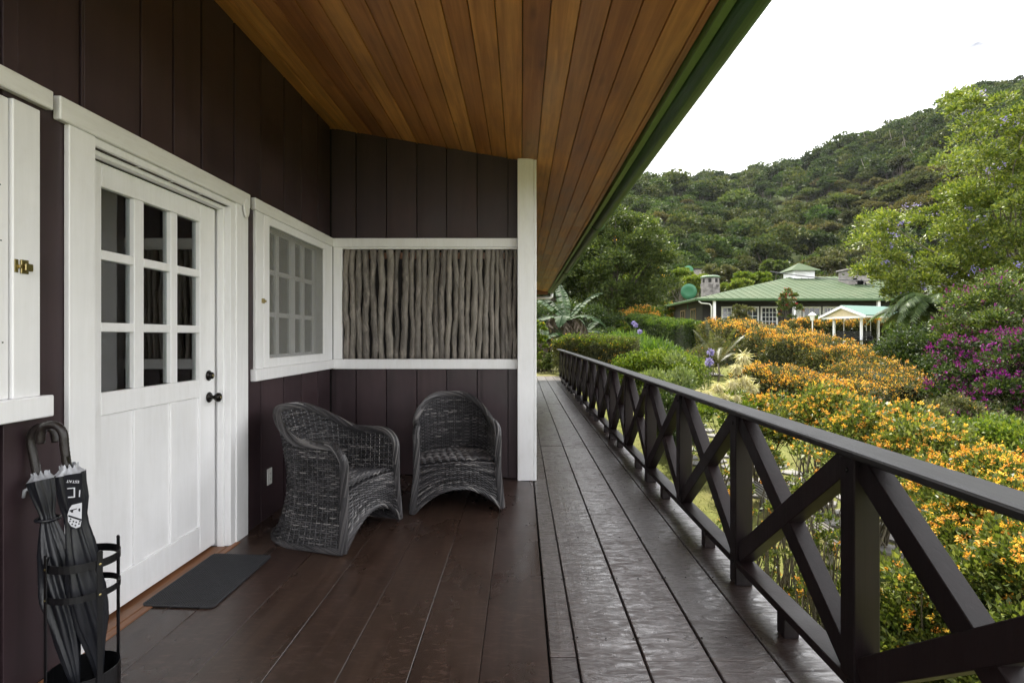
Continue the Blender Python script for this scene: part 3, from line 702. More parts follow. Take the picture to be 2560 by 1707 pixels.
# --- umbrellas
def umbrella(label, top, tip, prof, handle, silver, seed, dirv):
    rnd = random.Random(seed)
    T = thing('umbrella', label, 'umbrella', 'closed umbrellas in the stand')
    top = Vector(top); tip = Vector(tip); ax = (tip - top); Ln = ax.length; ax.normalize()
    x = (Vector(dirv) - ax * ax.dot(Vector(dirv))).normalized(); y = ax.cross(x)
    m = MB(); n = 64; V = []; K = len(prof)
    ph = [rnd.uniform(0, 6.28) for _ in range(4)]
    for i in range(41):
        t = i / 40; r = np.interp(t, [p[0] for p in prof], [p[1] for p in prof])
        for k in range(n):
            a = 2 * math.pi * k / n; tw = a + t * 1.6
            f = 1 + .16 * math.cos(8 * tw + ph[0]) * min(1, t * 5 + .15) + .06 * math.cos(13 * tw + ph[1] + t * 6) + .04 * math.cos(5 * a + ph[2] - 9 * t)
            V.append(top + ax * (t * Ln) + (x * math.cos(a) + y * math.sin(a)) * r * f)
    Q = [(i * n + k, i * n + (k + 1) % n, (i + 1) * n + (k + 1) % n, (i + 1) * n + k) for i in range(40) for k in range(n)]
    m.add(V, Q); m.build('canopy', M['nylon'], T, smooth=True)
    m = MB()          # silver lining edge showing at the mouth
    r0 = prof[0][1]
    V = []
    for i in range(7):
        t = i / 6; r = r0 * (1.02 - .55 * t)
        for k in range(n):
            a = 2 * math.pi * k / n; V.append(top - ax * (.026 * t ** 1.3 * (1 + .3 * math.cos(8 * a))) + (x * math.cos(a) + y * math.sin(a)) * r * (1 + .10 * math.cos(8 * a + ph[0])))
    m.add(V, [(i * n + k, i * n + (k + 1) % n, (i + 1) * n + (k + 1) % n, (i + 1) * n + k) for i in range(6) for k in range(n)]); m.build('silver_lining', M['silver'], T, smooth=True)
    for k in range(8):
        a = 2 * math.pi * k / 8; p = top + (x * math.cos(a) + y * math.sin(a)) * r0 * .62 - ax * .015
        MB().tube([p, p - ax * .016], .0022, 6).build('rib_tip', M['silver'], T)
    MB().tube([top - ax * .06, tip + ax * .03], [.005, .004], 8).build('shaft', M['blackmetal'], T)
    MB().tube([tip, tip + ax * .035], [.006, .004], 8).build('tip', M['silver'], T)
    # curved handle
    pts = [Vector(h) for h in handle]
    cr_ = []
    for i in range(len(pts) - 1):
        p0, p1, p2, p3 = pts[max(i - 1, 0)], pts[i], pts[i + 1], pts[min(i + 2, len(pts) - 1)]
        for q in range(6):
            t = q / 6; cr_.append(.5 * ((2 * p1) + (p2 - p0) * t + (2 * p0 - 5 * p1 + 4 * p2 - p3) * t * t + (3 * p1 - p0 - 3 * p2 + p3) * t ** 3))
    cr_.append(pts[-1])
    MB().tube(cr_, [.0135 + .0008 * (i % 2) for i in range(len(cr_))], 12).build('handle', M['leatherb'], T, smooth=True)
    return T, x, y, ax
d0 = 1.98
A = P(104, 1200, d0 + .02); B = Vector((uc.x + .0, uc.y - .03, zf + .04))
U1, _, _, _ = umbrella('black umbrella tied with a strap, silver lining at its mouth, left in the stand', A, B,
         [(0, .040), (.08, .033), (.15, .022), (.185, .018), (.22, .024), (.34, .040), (.55, .050), (.72, .036), (.9, .018), (1, .008)],
         [P(92, 1186, d0 + .02), P(88, 1165, d0 + .02), P(80, 1125, d0 + .02), P(77, 1095, d0 + .02), P(88, 1073, d0 + .02), P(112, 1065, d0 + .025), P(134, 1076, d0 + .03), P(141, 1105, d0 + .03)], True, 3, (0, -1, 0))
MB().tube([A + (B - A) * .185 + Vector((.034 * math.cos(a), .034 * math.sin(a), 0)) for a in [6.28 * i / 20 for i in range(21)]], .006, 6).build('tie_strap', M['nylon'], U1, smooth=True)
MB().tube([A + Vector((-.03, 0, -.02)), A + Vector((-.052, -.01, -.035)), A + Vector((-.058, -.01, -.06))], [.004, .007, .006], 6).build('strap_end', M['silver'], U1, smooth=True)
d1 = 1.93
A2 = P(175, 1181, d1 + .0); B2 = Vector((uc.x + .035, uc.y + .03, zf + .05))
U2, ux, uy, uax = umbrella('black umbrella with white lettering and a round white emblem, right in the stand', A2, B2,
         [(0, .041), (.12, .038), (.2, .028), (.25, .029), (.34, .038), (.55, .050), (.72, .042), (.9, .02), (1, .009)],
         [P(168, 1166, d1), P(165, 1148, d1), P(161, 1115, d1), P(158, 1085, d1), P(145, 1066, d1), P(124, 1062, d1), P(106, 1074, d1), P(100, 1107, d1)], True, 5, (0, -1, 0))
# printed panel, seen from the doorstep: flat print lying on the cloth, upside down as in the stand
def cloth(sx, sy, off=.0): return P(sx, sy, 1.873 - off)
def flat(pts, nm='print', parent=U2, off=0.0, m_=None):
    m = MB(); m.prism([cloth(a, b, off) for a, b in pts], (0, .0015, 0)); return m.build(nm, m_ or M['print'], parent)
pn = flat([(160, 1188), (205, 1181), (206, 1200), (203, 1240), (206, 1258), (203, 1290), (203, 1320), (176, 1322), (168, 1300), (170, 1275), (168, 1245), (160, 1210)], 'print_panel', off=-.002, m_=M['nylon'])
def upside(body, px, py, size, **kw):
    c = cloth(px, py, .0015); mt = Matrix.Translation(c) @ Matrix.Rotation(math.radians(180 + 3), 4, 'Y') @ Matrix.Rotation(math.radians(90), 4, 'X')
    return text(body, size, M['print'], U2, mt, .0006, **kw)
upside('ESTAT', 182, 1203, .0125, sx=1.25)
upside('I', 199, 1232, .034); 
flat([(168, 1220), (187, 1218), (187, 1243), (170, 1244), (170, 1241.5), (184, 1240.5), (184, 1220.5), (168, 1222)], 'lettering', off=.0015)
em = [(180, 1262), (204, 1256), (203, 1300), (200, 1316), (190, 1320), (178, 1315), (170, 1303), (169, 1285), (174, 1270)]
flat(em, 'emblem', off=.001)
flat([(171, 1287), (203, 1297), (203, 1301), (171, 1291)], 'emblem_line', off=.0022, m_=M['nylon'])
flat([(174, 1275), (192, 1270), (192, 1272), (174, 1278)], 'emblem_line', off=.0022, m_=M['nylon'])
flat([(177, 1275), (182, 1274), (182, 1281), (177, 1280)], 'emblem_window', off=.0024, m_=M['nylon'])
flat([(196, 1271), (200, 1270), (200, 1278), (196, 1277)], 'emblem_window', off=.0024, m_=M['nylon'])
for a, b in ((176, 1297), (183, 1303), (190, 1305), (197, 1309), (180, 1310), (188, 1313), (174, 1303), (199, 1303)):
    flat([(a - 2, b), (a, b - 2.4), (a + 2.4, b), (a, b + 2.2)], 'emblem_leaf', off=.0024, m_=M['nylon'])
# =================================================================== LANDSCAPE
def gz(x, y):                                      # garden ground: about 1.3 m under the deck, rising away from it
    z = np.interp(y, [-200, 0, 8, 14, 20, 35, 45, 60, 75, 120, 600], [-2.8, -2.65, -2.6, -2.1, -1.55, -.75, -.15, .9, 2.2, 8, 30])
    if x < 1.5: z = z + (np.interp(y, [14, 18.5, 21, 30], [0, .32, .12, 0])) * (1 if x > -12 else 0)
    return float(z + .05 * math.sin(x * .7 + y * .3) + .03 * math.sin(y * 1.1 - x * .4))
def groundm(t):
    v = coords(t); n = noise(t, v, .35, 5, .6); n2 = noise(t, v, 9, 6, .7); n3 = noise(t, v, 60, 3, .7)
    c = ramp(t, n2, [(.3, (.075, .090, .020)), (.55, (.16, .17, .045)), (.75, (.24, .22, .075))])
    c = mixc(t, mapr(t, n, .45, .65, 0, .6), c, (.20, .16, .075)); c = mixc(t, mapr(t, n3, .3, .7, 0, .5), c, (.05, .065, .015))
    return pbsdf(t, c, .9, bump(t, n3, .6, .03), .1)
M['ground'] = mat('lawn', groundm)
xs_ = np.concatenate([np.linspace(-500, -40, 20), np.linspace(-36, 60, 97), np.linspace(66, 600, 24)]); ys_ = np.concatenate([np.linspace(-300, -10, 12), np.linspace(-8, 80, 89), np.linspace(90, 900, 26)])
V = [(x, y, gz(x, y)) for y in ys_ for x in xs_]; nx_ = len(xs_)
Q = [(j * nx_ + i, j * nx_ + i + 1, (j + 1) * nx_ + i + 1, (j + 1) * nx_ + i) for j in range(len(ys_) - 1) for i in range(nx_ - 1)]
npmesh('ground', V, Q, M['ground'], smooth=True, kind='structure')
# ---- leaf materials
G = {}
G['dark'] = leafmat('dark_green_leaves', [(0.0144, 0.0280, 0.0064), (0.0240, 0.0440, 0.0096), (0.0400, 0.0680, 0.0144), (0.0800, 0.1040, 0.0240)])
G['tree'] = leafmat('broad_tree_leaves', [(.018, .034, .007), (.042, .068, .012), (.075, .108, .019), (.14, .165, .032)])
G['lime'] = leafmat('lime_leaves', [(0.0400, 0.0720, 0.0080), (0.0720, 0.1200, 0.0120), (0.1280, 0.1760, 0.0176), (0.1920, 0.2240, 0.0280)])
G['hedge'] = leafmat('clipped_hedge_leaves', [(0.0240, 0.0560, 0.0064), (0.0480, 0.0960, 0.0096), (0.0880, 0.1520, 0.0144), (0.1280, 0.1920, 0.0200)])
G['olive'] = leafmat('olive_leaves', [(0.0360, 0.0440, 0.0144), (0.0600, 0.0680, 0.0224), (0.0880, 0.0960, 0.0360), (0.1280, 0.1120, 0.0480)])
G['shrub'] = leafmat('shrub_leaves', [(0.0240, 0.0440, 0.0080), (0.0440, 0.0720, 0.0128), (0.0800, 0.1120, 0.0208), (0.1520, 0.1760, 0.0360)])
G['pale'] = leafmat('pale_leaves', [(0.0720, 0.1040, 0.0360), (0.1120, 0.1520, 0.0480), (0.1600, 0.2000, 0.0720), (0.2160, 0.2480, 0.0960)])
G['orange'] = leafmat('orange_flowers', [(.48, .17, .03), (.62, .27, .045), (.68, .36, .06), (.70, .46, .11)], .6, .3, .2)
G['yellow'] = leafmat('yellow_flowers', [(.66, .40, .04), (.76, .52, .08), (.72, .36, .05)], .6, .3, .2)
G['cream'] = leafmat('cream_flowers', [(0.5460, 0.4836, 0.2496), (0.6240, 0.5772, 0.3744), (0.6630, 0.6240, 0.4524)], .6, .35, .2)
G['purple'] = leafmat('magenta_bracts', [(.09, .008, .08), (.17, .010, .17), (.26, .018, .26), (.13, .010, .09)], .6, .35, .2)
G['lilac'] = leafmat('lilac_flowers', [(0.2240, 0.1920, 0.4640), (0.3040, 0.2640, 0.5760)], .6, .3, .2)
G['red'] = leafmat('red_flowers', [(0.3600, 0.0240, 0.0400), (0.4800, 0.0640, 0.0800)], .6, .3, .2)
G['maroon'] = leafmat('maroon_leaves', [(0.0400, 0.0120, 0.0160), (0.0800, 0.0240, 0.0320), (0.1600, 0.0720, 0.0720)])
G['banana'] = leafmat('banana_leaves', [(.013, .036, .010), (.022, .052, .014), (.04, .078, .024)], .6, .35, .2)
G['deadleaf'] = leafmat('dead_leaves', [(.04, .031, .022), (.075, .058, .043), (.14, .115, .09)], .8, .15, .2)
G['fern'] = leafmat('frond_leaves', [(0.0400, 0.0720, 0.0200), (0.0720, 0.1120, 0.0320), (0.1200, 0.1680, 0.0560)], .4, .35)
G['grass'] = leafmat('grass_blades', [(0.0640, 0.0880, 0.0160), (0.1120, 0.1360, 0.0280), (0.1760, 0.1760, 0.0480)], .6, .3)
G['limetree'] = leafmat('yellow_green_leaves', [(.05, .08, .012), (.09, .13, .018), (.16, .20, .025), (.25, .27, .045)])
G['near'] = leafmat('near_shrub_leaves', [(.03, .05, .009), (.065, .092, .016), (.12, .148, .028), (.22, .235, .055)])
M['bark'] = wood('bark', (.05, .04, .03), (.14, .12, .09), (20, 20, 4), 10, (.7, .9), .8, .2)
M['twig'] = plain('twig_bark', (.10, .085, .055), .8, 0, .4, 20, .3)
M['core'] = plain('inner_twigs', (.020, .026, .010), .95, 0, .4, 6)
def leaves(C, D, S, aspect=.45, fold=.18):
    N_ = len(C); R_ = nrm(RNG.normal(size=(N_, 3))); U = nrm(np.cross(D, R_)); W = np.cross(D, U); S = np.asarray(S).reshape(-1, 1)
    a = C; m1 = C + D * S * .48 + U * S * aspect * .5 + W * S * fold; b = C + D * S; m2 = C + D * S * .48 - U * S * aspect * .5 + W * S * fold
    V = np.stack([a, m1, b, m2], 1).reshape(-1, 3); Q = np.arange(N_ * 4).reshape(-1, 4); return V, Q
def clump_leaves(cent, rad, n, size, up=.35, shell=.55, flat=1.0, asp=.45, jit=.6):
    cent = np.asarray(cent, float); K = len(cent); idx = RNG.integers(0, K, n); d = nrm(RNG.normal(size=(n, 3))); d[:, 2] = np.where(d[:, 2] < -.3, -d[:, 2] * .6, d[:, 2])
    rr = np.asarray(rad)[idx] * (shell + (1 - shell) * RNG.random(n)) * (1 + .25 * (RNG.random(n) < .08))
    p = cent[idx] + d * rr[:, None] * np.array([1, 1, .75 * flat])
    D = nrm(d + RNG.normal(size=(n, 3)) * jit + np.array([0, 0, up])); s = size * RNG.uniform(.6, 1.35, n)
    return leaves(p, D, s, asp)
def ellip_centers(c, r, K, zlo=-.5, inner=.35):
    d = nrm(RNG.normal(size=(K * 4, 3))); d = d[d[:, 2] > zlo][:K]; q = (inner + (1 - inner) * RNG.random(len(d)) ** .5) * RNG.uniform(.82, 1.08, len(d))
    return np.asarray(c) + d * q[:, None] * np.asarray(r)
def stems(base, cents, r0, mt, parent, name='stem', limit=30, bend=.25, split=None):
    base = Vector(base); m = MB()
    sel = list(range(len(cents))); random.shuffle(sel)
    for i in sel[:limit]:
        c = Vector(cents[i]); b = base + Vector((random.uniform(-.12, .12), random.uniform(-.12, .12), 0)) * (4 * r0 / .03 if r0 < .05 else .3); mid = b.lerp(c, .5) + Vector((random.uniform(-1, 1), random.uniform(-1, 1), random.uniform(-.2, .6))) * (c - b).length * bend * .4
        pts = [b.lerp(mid, t).lerp(mid.lerp(c, t), t) + Vector((random.gauss(0, 1), random.gauss(0, 1), random.gauss(0, .6))) * (c - b).length * .008 for t in [q / 7 for q in range(8)]]
        m.tube(pts, [r0 * (1 - .75 * q / 7) for q in range(8)], 5, False)
    return m.build(name, mt, parent, smooth=True)
def bush(name, label, cat, sx, sytop, d, wpx, n, size, lm, flowers=(), group=None, depth=1.0, lo=.25, K=26, stem=12, hmin=None, up=.35, crad=.30, asp=.45, flat=1, core=False, zg=None, srad=.012):
    x = (sx - CX) / F * d; zt = (CY - sytop) / F * d; g = gz(x, d) if zg is None else zg; rx = wpx / 2 / F * d; h = zt - g
    T = thing(name, label, cat, group, (x, d, g)); rz_ = h * (1 - lo) / 2 * 1.0; cz_ = h - rz_
    cr_ = crad * min(rx, rz_ * 1.3); cen = ellip_centers((0, 0, cz_), (max(.05, rx - cr_ * .8), max(.05, rx * depth - cr_ * .8), max(.05, rz_ - cr_ * .6)), K, -.7)
    rad = cr_ * RNG.uniform(.7, 1.25, len(cen))
    tp = np.max(cen[:, 2] + rad * .8); cen[:, 2] = (cen[:, 2] - cz_) * (h - cz_) / max(.05, tp - cz_) + cz_; ex = np.max(np.abs(cen[:, 0]) + rad); cen[:, :2] *= min(1.6, rx / ex)
    V, Q = clump_leaves(cen, rad, n, size, up, .45, flat, asp); npmesh('foliage', V, Q, lm, T, kind='stuff')
    if stem: stems((0, 0, 0), cen, srad, M['twig'], T, 'stem', stem)
    if core:
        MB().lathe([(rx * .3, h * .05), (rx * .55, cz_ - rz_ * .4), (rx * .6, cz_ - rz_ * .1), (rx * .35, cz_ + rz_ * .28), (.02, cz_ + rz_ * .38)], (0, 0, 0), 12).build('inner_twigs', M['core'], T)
    for (fm, fn, fs, clus, nm) in flowers:
        tops = cen[:, 2] > cz_ - rz_ * .6; ci = np.where(tops)[0]; kk = RNG.choice(ci, fn); dd = nrm(RNG.normal(size=(fn, 3)) + np.array([-.1, -.35, .55])); dd[:, 2] = np.where(dd[:, 2] < -.2, -dd[:, 2], dd[:, 2])
        fp_ = cen[kk] + dd * (rad[kk] * RNG.uniform(.9, 1.15, fn))[:, None] * np.array([1, 1, .8])
        pp = np.repeat(fp_, clus, 0) + RNG.normal(size=(fn * clus, 3)) * fs * .42; D = nrm(np.repeat(dd, clus, 0) + RNG.normal(size=(fn * clus, 3)) * .7)
        V, Q = leaves(pp, D, fs * RNG.uniform(.6, 1.1, fn * clus), .6, .25); npmesh(nm, V, Q, fm, T, kind='stuff')
    return T
def hedge(name, label, cat, path, n, size, lm, flowers=(), group=None, rough=.08, asp=.5, up=.3, shell=1.0, top=None):
    """path rows: x, y, ztop, width; a rounded clipped hedge swept along them"""
    path = np.asarray(path, float); T = thing(name, label, cat, group, (path[0, 0], path[0, 1], gz(path[0, 0], path[0, 1]))); O = np.array(T.location)
    seg = np.r_[0, np.cumsum(np.linalg.norm(np.diff(path[:, :2], axis=0), axis=1))]
    def at(s, a, k=1.0):   # a 0..1 from left foot over the top to right foot
        px_ = np.stack([np.interp(s, seg, path[:, c]) for c in range(4)], 1); e = .05; q = np.stack([np.interp(np.minimum(s + e, seg[-1]), seg, path[:, c]) - np.interp(np.maximum(s - e, 0), seg, path[:, c]) for c in (0, 1)], 1); q = nrm(q); nn = np.stack([q[:, 1], -q[:, 0]], 1)
        g = np.array([gz(u, v) for u, v in px_[:, :2]]); h = px_[:, 2] - g; ww = px_[:, 3] / 2
        th = math.pi * (1 - a); ca, sa = np.cos(th), np.sin(th); pw = .42; lx = np.sign(ca) * np.abs(ca) ** pw; lz = np.abs(sa) ** pw
        f = k * (1 + rough * (np.sin(s * 3.1 + a * 9) + np.sin(s * 7.7 - a * 14) * .6 + np.sin(s * 1.3) * .8) * .5)
        p = np.stack([px_[:, 0] + nn[:, 0] * ww * lx * f, px_[:, 1] + nn[:, 1] * ww * lx * f, g + h * lz * (1 - (1 - f) * .5)], 1); d = np.stack([nn[:, 0] * ca, nn[:, 1] * ca, sa], 1); return p, d
    s = RNG.uniform(0, seg[-1], n); a = RNG.random(n); p, d = at(s, a, 1.0); 
    ends = RNG.random(n) < .10; s = np.where(ends, np.where(RNG.random(n) < .5, 0, seg[-1]), s); kk = np.where(ends, np.sqrt(RNG.random(n)), 1 - .10 * RNG.random(n) ** 2)
    p, d = at(s, a, kk); p += RNG.normal(size=p.shape) * rough * .45; D = nrm(d + RNG.normal(size=d.shape) * .65 + np.array([0, 0, up]))
    V, Q = leaves(p, D, size * RNG.uniform(.6, 1.3, n), asp); npmesh('foliage', V - O, Q, lm, T, kind='stuff')
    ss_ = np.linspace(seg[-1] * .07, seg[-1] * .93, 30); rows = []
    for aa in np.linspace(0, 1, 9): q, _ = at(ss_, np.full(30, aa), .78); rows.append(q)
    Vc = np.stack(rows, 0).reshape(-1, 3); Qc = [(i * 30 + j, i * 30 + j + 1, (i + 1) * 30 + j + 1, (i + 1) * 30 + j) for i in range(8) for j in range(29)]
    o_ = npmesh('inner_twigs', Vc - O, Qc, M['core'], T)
    for (fm, fn, fs, clus, nm, a0, a1) in flowers:
        s = RNG.uniform(0, seg[-1], fn * 2); a = RNG.uniform(a0, a1, fn * 2); cm = np.sin(s * 6.3 + a * 17) + np.sin(s * 2.9 - a * 23 + 1) + np.sin(s * 13.1 + a * 41) + RNG.normal(size=len(s)) * .5 > .15; s = s[cm]; a = a[cm]; fn = len(s); p, d = at(s, a, 1.02); p += RNG.normal(size=p.shape) * rough * .5
        pp = np.repeat(p, clus, 0) + RNG.normal(size=(fn * clus, 3)) * fs * .55; D = nrm(np.repeat(d, clus, 0) + RNG.normal(size=(fn * clus, 3)) * .7 + np.array([0, 0, .3]))
        V, Q = leaves(pp, D, fs * RNG.uniform(.6, 1.1, fn * clus), .65, .25); npmesh(nm, V - O, Q, fm, T, kind='stuff')
    return T
def W(sx, sy, d): p = P(sx, sy, d); return (p.x, p.y, p.z)
# ---- grass, path, bench under the railing
n = 26000; gx_ = RNG.uniform(1.6, 9, n); gy_ = 1.5 + 14 * RNG.random(n) ** 1.0; keep = (np.sin(gx_ * 3 + gy_) + np.sin(gy_ * 2.3 - gx_ * 1.7) + RNG.normal(size=n) > -.8); gx_, gy_ = gx_[keep], gy_[keep]
C = np.stack([gx_, gy_, [gz(a, b) - .005 for a, b in zip(gx_, gy_)]], 1); D = nrm(RNG.normal(size=C.shape) * .5 + np.array([0, 0, 1])); V, Q = leaves(C, D, RNG.uniform(.03, .085, len(C)), .12, .05); npmesh('grass', V, Q, G['grass'], kind='stuff')
pth = bpy.data.objects.new('garden_path', None); COL.objects.link(pth); pth['kind'] = 'structure'
M['stone'] = plain('pale_paving_stone', (.15, .142, .132), .8, 0, .22, 5, .5)
for j in range(26):
    y = 3.0 + j * .42; xc = 4.5 + .5 * math.sin(y * .35) - .05 * (y - 6)
    for i in range(4):
        cx_ = xc + (i - 1.5) * .42 + random.uniform(-.04, .04); cy_ = y + random.uniform(-.04, .04) + (i % 2) * .12; k = random.choice((5, 6, 7)); a0 = random.uniform(0, 6)
        z = gz(cx_, cy_) + random.uniform(.0, .012); pts = [(cx_ + .20 * random.uniform(.85, 1.08) * math.cos(a0 + 6.283 * q / k), cy_ + .20 * random.uniform(.85, 1.08) * math.sin(a0 + 6.283 * q / k), z - .04) for q in range(k)]
        MB().prism(pts, (0, 0, .05 + .01)).build('flagstone', M['stone'], pth)
M['greywood'] = wood('grey_bench_wood', (.08, .076, .066), (.17, .16, .145), (20, 2, 20), 12)
bn = thing('garden_bench', 'pale slatted wooden bench on the lawn below the railing', 'bench')
bx_, by0, by1 = 3.25, 5.75, 8.45; bz = gz(bx_, 7) + .44
for k in range(5): bpart('slat', M['greywood'], bn, (bx_ + .08 + k * .06, by0, bz - .025), (bx_ + .115 + k * .06, by1, bz), .003)
for y in (by0 + .25, (by0 + by1) / 2, by1 - .25):
    bpart('crossbar', M['greywood'], bn, (bx_ + .07, y - .03, bz - .085), (bx_ + .37, y + .03, bz - .026), .003)
    for dx_ in (.09, .31): bpart('leg', M['greywood'], bn, (bx_ + dx_, y - .025, gz(bx_, y) - .02), (bx_ + dx_ + .05, y + .025, bz - .086), .003)
# ---- orange shrubs right beside the railing (leggy below, flowers on top)
near = [(1905, 985, 9.0, 200, 'smaller orange flowered shrub behind the middle of the railing'), (2040, 948, 8.2, 270, 'tall orange flowered shrub behind the fourth railing post'), (2190, 985, 7.0, 330, 'wide orange flowered shrub beyond the railing at mid distance'),
        (2330, 1030, 6.0, 340, 'orange flowered shrub in front of the lawn beside the bright green hedge'), (2440, 1100, 5.0, 400, 'orange flowered shrub in front of the bright green low hedge'), (2580, 1190, 4.0, 480, 'near orange flowered shrub rising above the handrail at right'),
        (2420, 1330, 3.5, 500, 'nearest orange flowered shrub with sparse flowers seen under the handrail'), (2750, 1260, 3.2, 600, 'orange flowered shrub cut by the right edge of the picture')]
for i, (sx, sy, d, wp, lab) in enumerate(near):
    nf = int(330 * (1 if i not in (6, ) else .35)); sz = .052 if i < 4 else .043
    bush('flowering_shrub', lab, 'shrub', sx, sy, d, wp, 11000 if i < 5 else 17000, sz, G['near'], [(G['orange'], int(nf * .95), .025, 14, 'orange_flowers'), (G['yellow'], int(nf * .7), .024, 12, 'yellow_flowers')], 'orange flowered shrubs beside the railing', 1.0, .38 if i not in (6,) else .12, 34, 26, crad=.34, up=.5, asp=.5, srad=.014)
# leafy low growth under them
for sx, sy, d, wp, lab in ((1960, 1090, 4.9, 170, 'sparse twiggy shrub behind the big railing cross'), (2060, 1060, 4.2, 170, 'twiggy shrub with few leaves just left of the near railing post'), (1840, 1060, 6.2, 110, 'slender twiggy shrub behind the second big railing post')):
    bush('twiggy_shrub', lab, 'shrub', sx, sy, d, wp, 1500, .042, G['near'], [(G['orange'], 30, .026, 9, 'orange_flowers')], None, 1.0, .05, 36, 36, crad=.22, up=.3, asp=.45, srad=.010)
for i, (sx, sy, d, wp, lab) in enumerate([(2330, 1420, 3.6, 420, 'leafy green shrub low behind the near railing braces'), (2060, 1440, 4.4, 200, 'sparse green shrub with bare stems behind the big railing cross'), (2620, 1480, 3.0, 500, 'dark leafy shrub low at the right edge'), (1900, 1330, 5.6, 120, 'thin twiggy shrub behind the second railing post')]):
    bush('leafy_shrub', lab, 'shrub', sx, sy, d, wp, 9000 if i in (0, 2) else 1500, .040, G['near'], [(G['orange'], 26, .025, 6, 'orange_flowers')], None, 1.0, .1, 20, 16, crad=.36, up=.3, asp=.45)
def strap_plant(name, label, cat, sx, d, r, n, ln, wd, lm, flowers=None, zg=None, group=None, droop=.9):
    x = (sx - CX) / F * d; g = gz(x, d) if zg is None else zg; T = thing(name, label, cat, group, (x, d, g)); m = MB()
    for k in range(n):
        a = random.uniform(0, 6.28); b = Vector((random.uniform(-r, r) * .8, random.uniform(-r, r) * .8, 0)); l = ln * random.uniform(.7, 1.2); v = Vector((math.cos(a), math.sin(a), 0)); s_ = Vector((-v.y, v.x, 0)) * wd * .5
        pr_ = random.uniform(.35, 1); V = []
        for q in range(6):
            t = q / 5; p = b + v * l * t * pr_ * .8 + Vector((0, 0, l * (t * (1.25 - .3 * pr_) - droop * pr_ * t * t))); wq = math.sin(math.pi * (.15 + .85 * t)) if q < 5 else .02; V += [p - s_ * wq, p + s_ * wq]
        m.add(V, [(2 * q, 2 * q + 1, 2 * q + 3, 2 * q + 2) for q in range(5)])
    m.build('strap_leaves', lm, T)
    if flowers:
        for k in range(flowers[1]):
            b = Vector((random.uniform(-r, r), random.uniform(-r, r), 0)); h = ln * random.uniform(1.2, 1.5); MB().tube([b, b + Vector((0, 0, h))], .006, 5).build('flower_stalk', G['shrub'], T)
            dd = nrm(RNG.normal(size=(40, 3))); V, Q = leaves(np.array(b + Vector((0, 0, h))) + dd * .02, dd, np.full(40, .075), .35); npmesh('flower_head', V, Q, flowers[0], T)
    return T
strap_plant('strap_leaf_plant', 'bright green strap-leaved plant on the lawn seen between the railing posts', 'plant', 1742, 6.6, .25, 34, .55, .06, G['lime'])
strap_plant('strap_leaf_plant', 'small strap-leaved plant behind the lower railing beside the bench', 'plant', 1795, 5.2, .2, 22, .45, .055, G['lime'])
# ---- bright green hedge at right, bougainvillea
hedge('low_hedge', 'bright lime green low hedge at the right in front of the magenta bush', 'hedge', [(*W(2440, 1045, 9.6)[:2], W(0, 1050, 9.6)[2], 1.5), (*W(2600, 1095, 8.8)[:2], W(0, 1085, 8.8)[2], 1.7), (*W(2800, 1120, 8.2)[:2], W(0, 1100, 8.2)[2], 1.7)], 16000, .075, G['lime'], rough=.12)
bush('bougainvillea', 'magenta flowering bougainvillea mound at the right edge of the lawn', 'shrub', 2560, 775, 12.5, 430, 36000, .085, G['dark'], [(G['purple'], 1500, .055, 9, 'magenta_flowers')], depth=.9, lo=-.15, K=90, stem=14, crad=.22)
bush('flowering_bush', 'loose green bush with small pinkish flowers above the magenta bougainvillea', 'shrub', 2520, 665, 14.5, 420, 26000, .085, G['shrub'], [(G['purple'], 420, .05, 6, 'pink_flowers'), (G['pale'], 300, .07, 5, 'pale_leaves')], depth=.8, lo=.12, K=70, stem=16, crad=.22)
bush('twiggy_shrub', 'pale olive twiggy shrub between the lawn and the magenta bush', 'shrub', 2420, 975, 10.8, 200, 5000, .06, G['olive'], [(G['yellow'], 60, .03, 4, 'yellow_flowers')], lo=.1, K=24)
# ---- sweeping orange hedges
hedge('flowering_hedge', 'long orange flowering hedge sweeping from the house down towards the lawn', 'hedge',
      [(*W(1800, 0, 27)[:2], W(0, 806, 27)[2], 2.3), (*W(1900, 0, 24)[:2], W(0, 820, 24)[2], 2.4), (*W(2030, 0, 20.5)[:2], W(0, 850, 20.5)[2], 2.3), (*W(2150, 0, 18.3)[:2], W(0, 880, 18.3)[2], 2.1), (*W(2270, 0, 17)[:2], W(0, 912, 17)[2], 2.0)],
      60000, .085, G['olive'], [(G['orange'], 1700, .06, 7, 'orange_flowers', .28, .72), (G['yellow'], 900, .055, 6, 'yellow_flowers', .24, .76), (G['orange'], 260, .055, 6, 'scattered_flowers', .02, .98)], rough=.16)
hedge('flowering_hedge', 'lower orange flowering hedge in front of the long sweeping one', 'hedge',
      [(*W(1865, 0, 15)[:2], W(0, 922, 15)[2], 1.1), (*W(1960, 0, 14)[:2], W(0, 938, 14)[2], 1.4), (*W(2080, 0, 13.2)[:2], W(0, 958, 13.2)[2], 1.5), (*W(2180, 0, 12.6)[:2], W(0, 975, 12.6)[2], 1.6)],
      22000, .07, G['olive'], [(G['orange'], 850, .05, 7, 'orange_flowers', .26, .74), (G['yellow'], 450, .045, 6, 'yellow_flowers', .22, .8), (G['orange'], 120, .045, 6, 'scattered_flowers', .02, .98)], rough=.16)
hedge('flowering_hedge', 'orange flowering hedge behind the swing shelter under the house windows', 'hedge',
      [(*W(1965, 0, 35)[:2], W(0, 806, 35)[2], 2.0), (*W(2100, 0, 35)[:2], W(0, 805, 35)[2], 2.2), (*W(2240, 0, 36)[:2], W(0, 801, 36)[2], 2.2)], 24000, .12, G['olive'], [(G['orange'], 1700, .08, 5, 'orange_flowers', .25, .75), (G['yellow'], 900, .07, 5, 'yellow_flowers', .1, .8)], rough=.14)
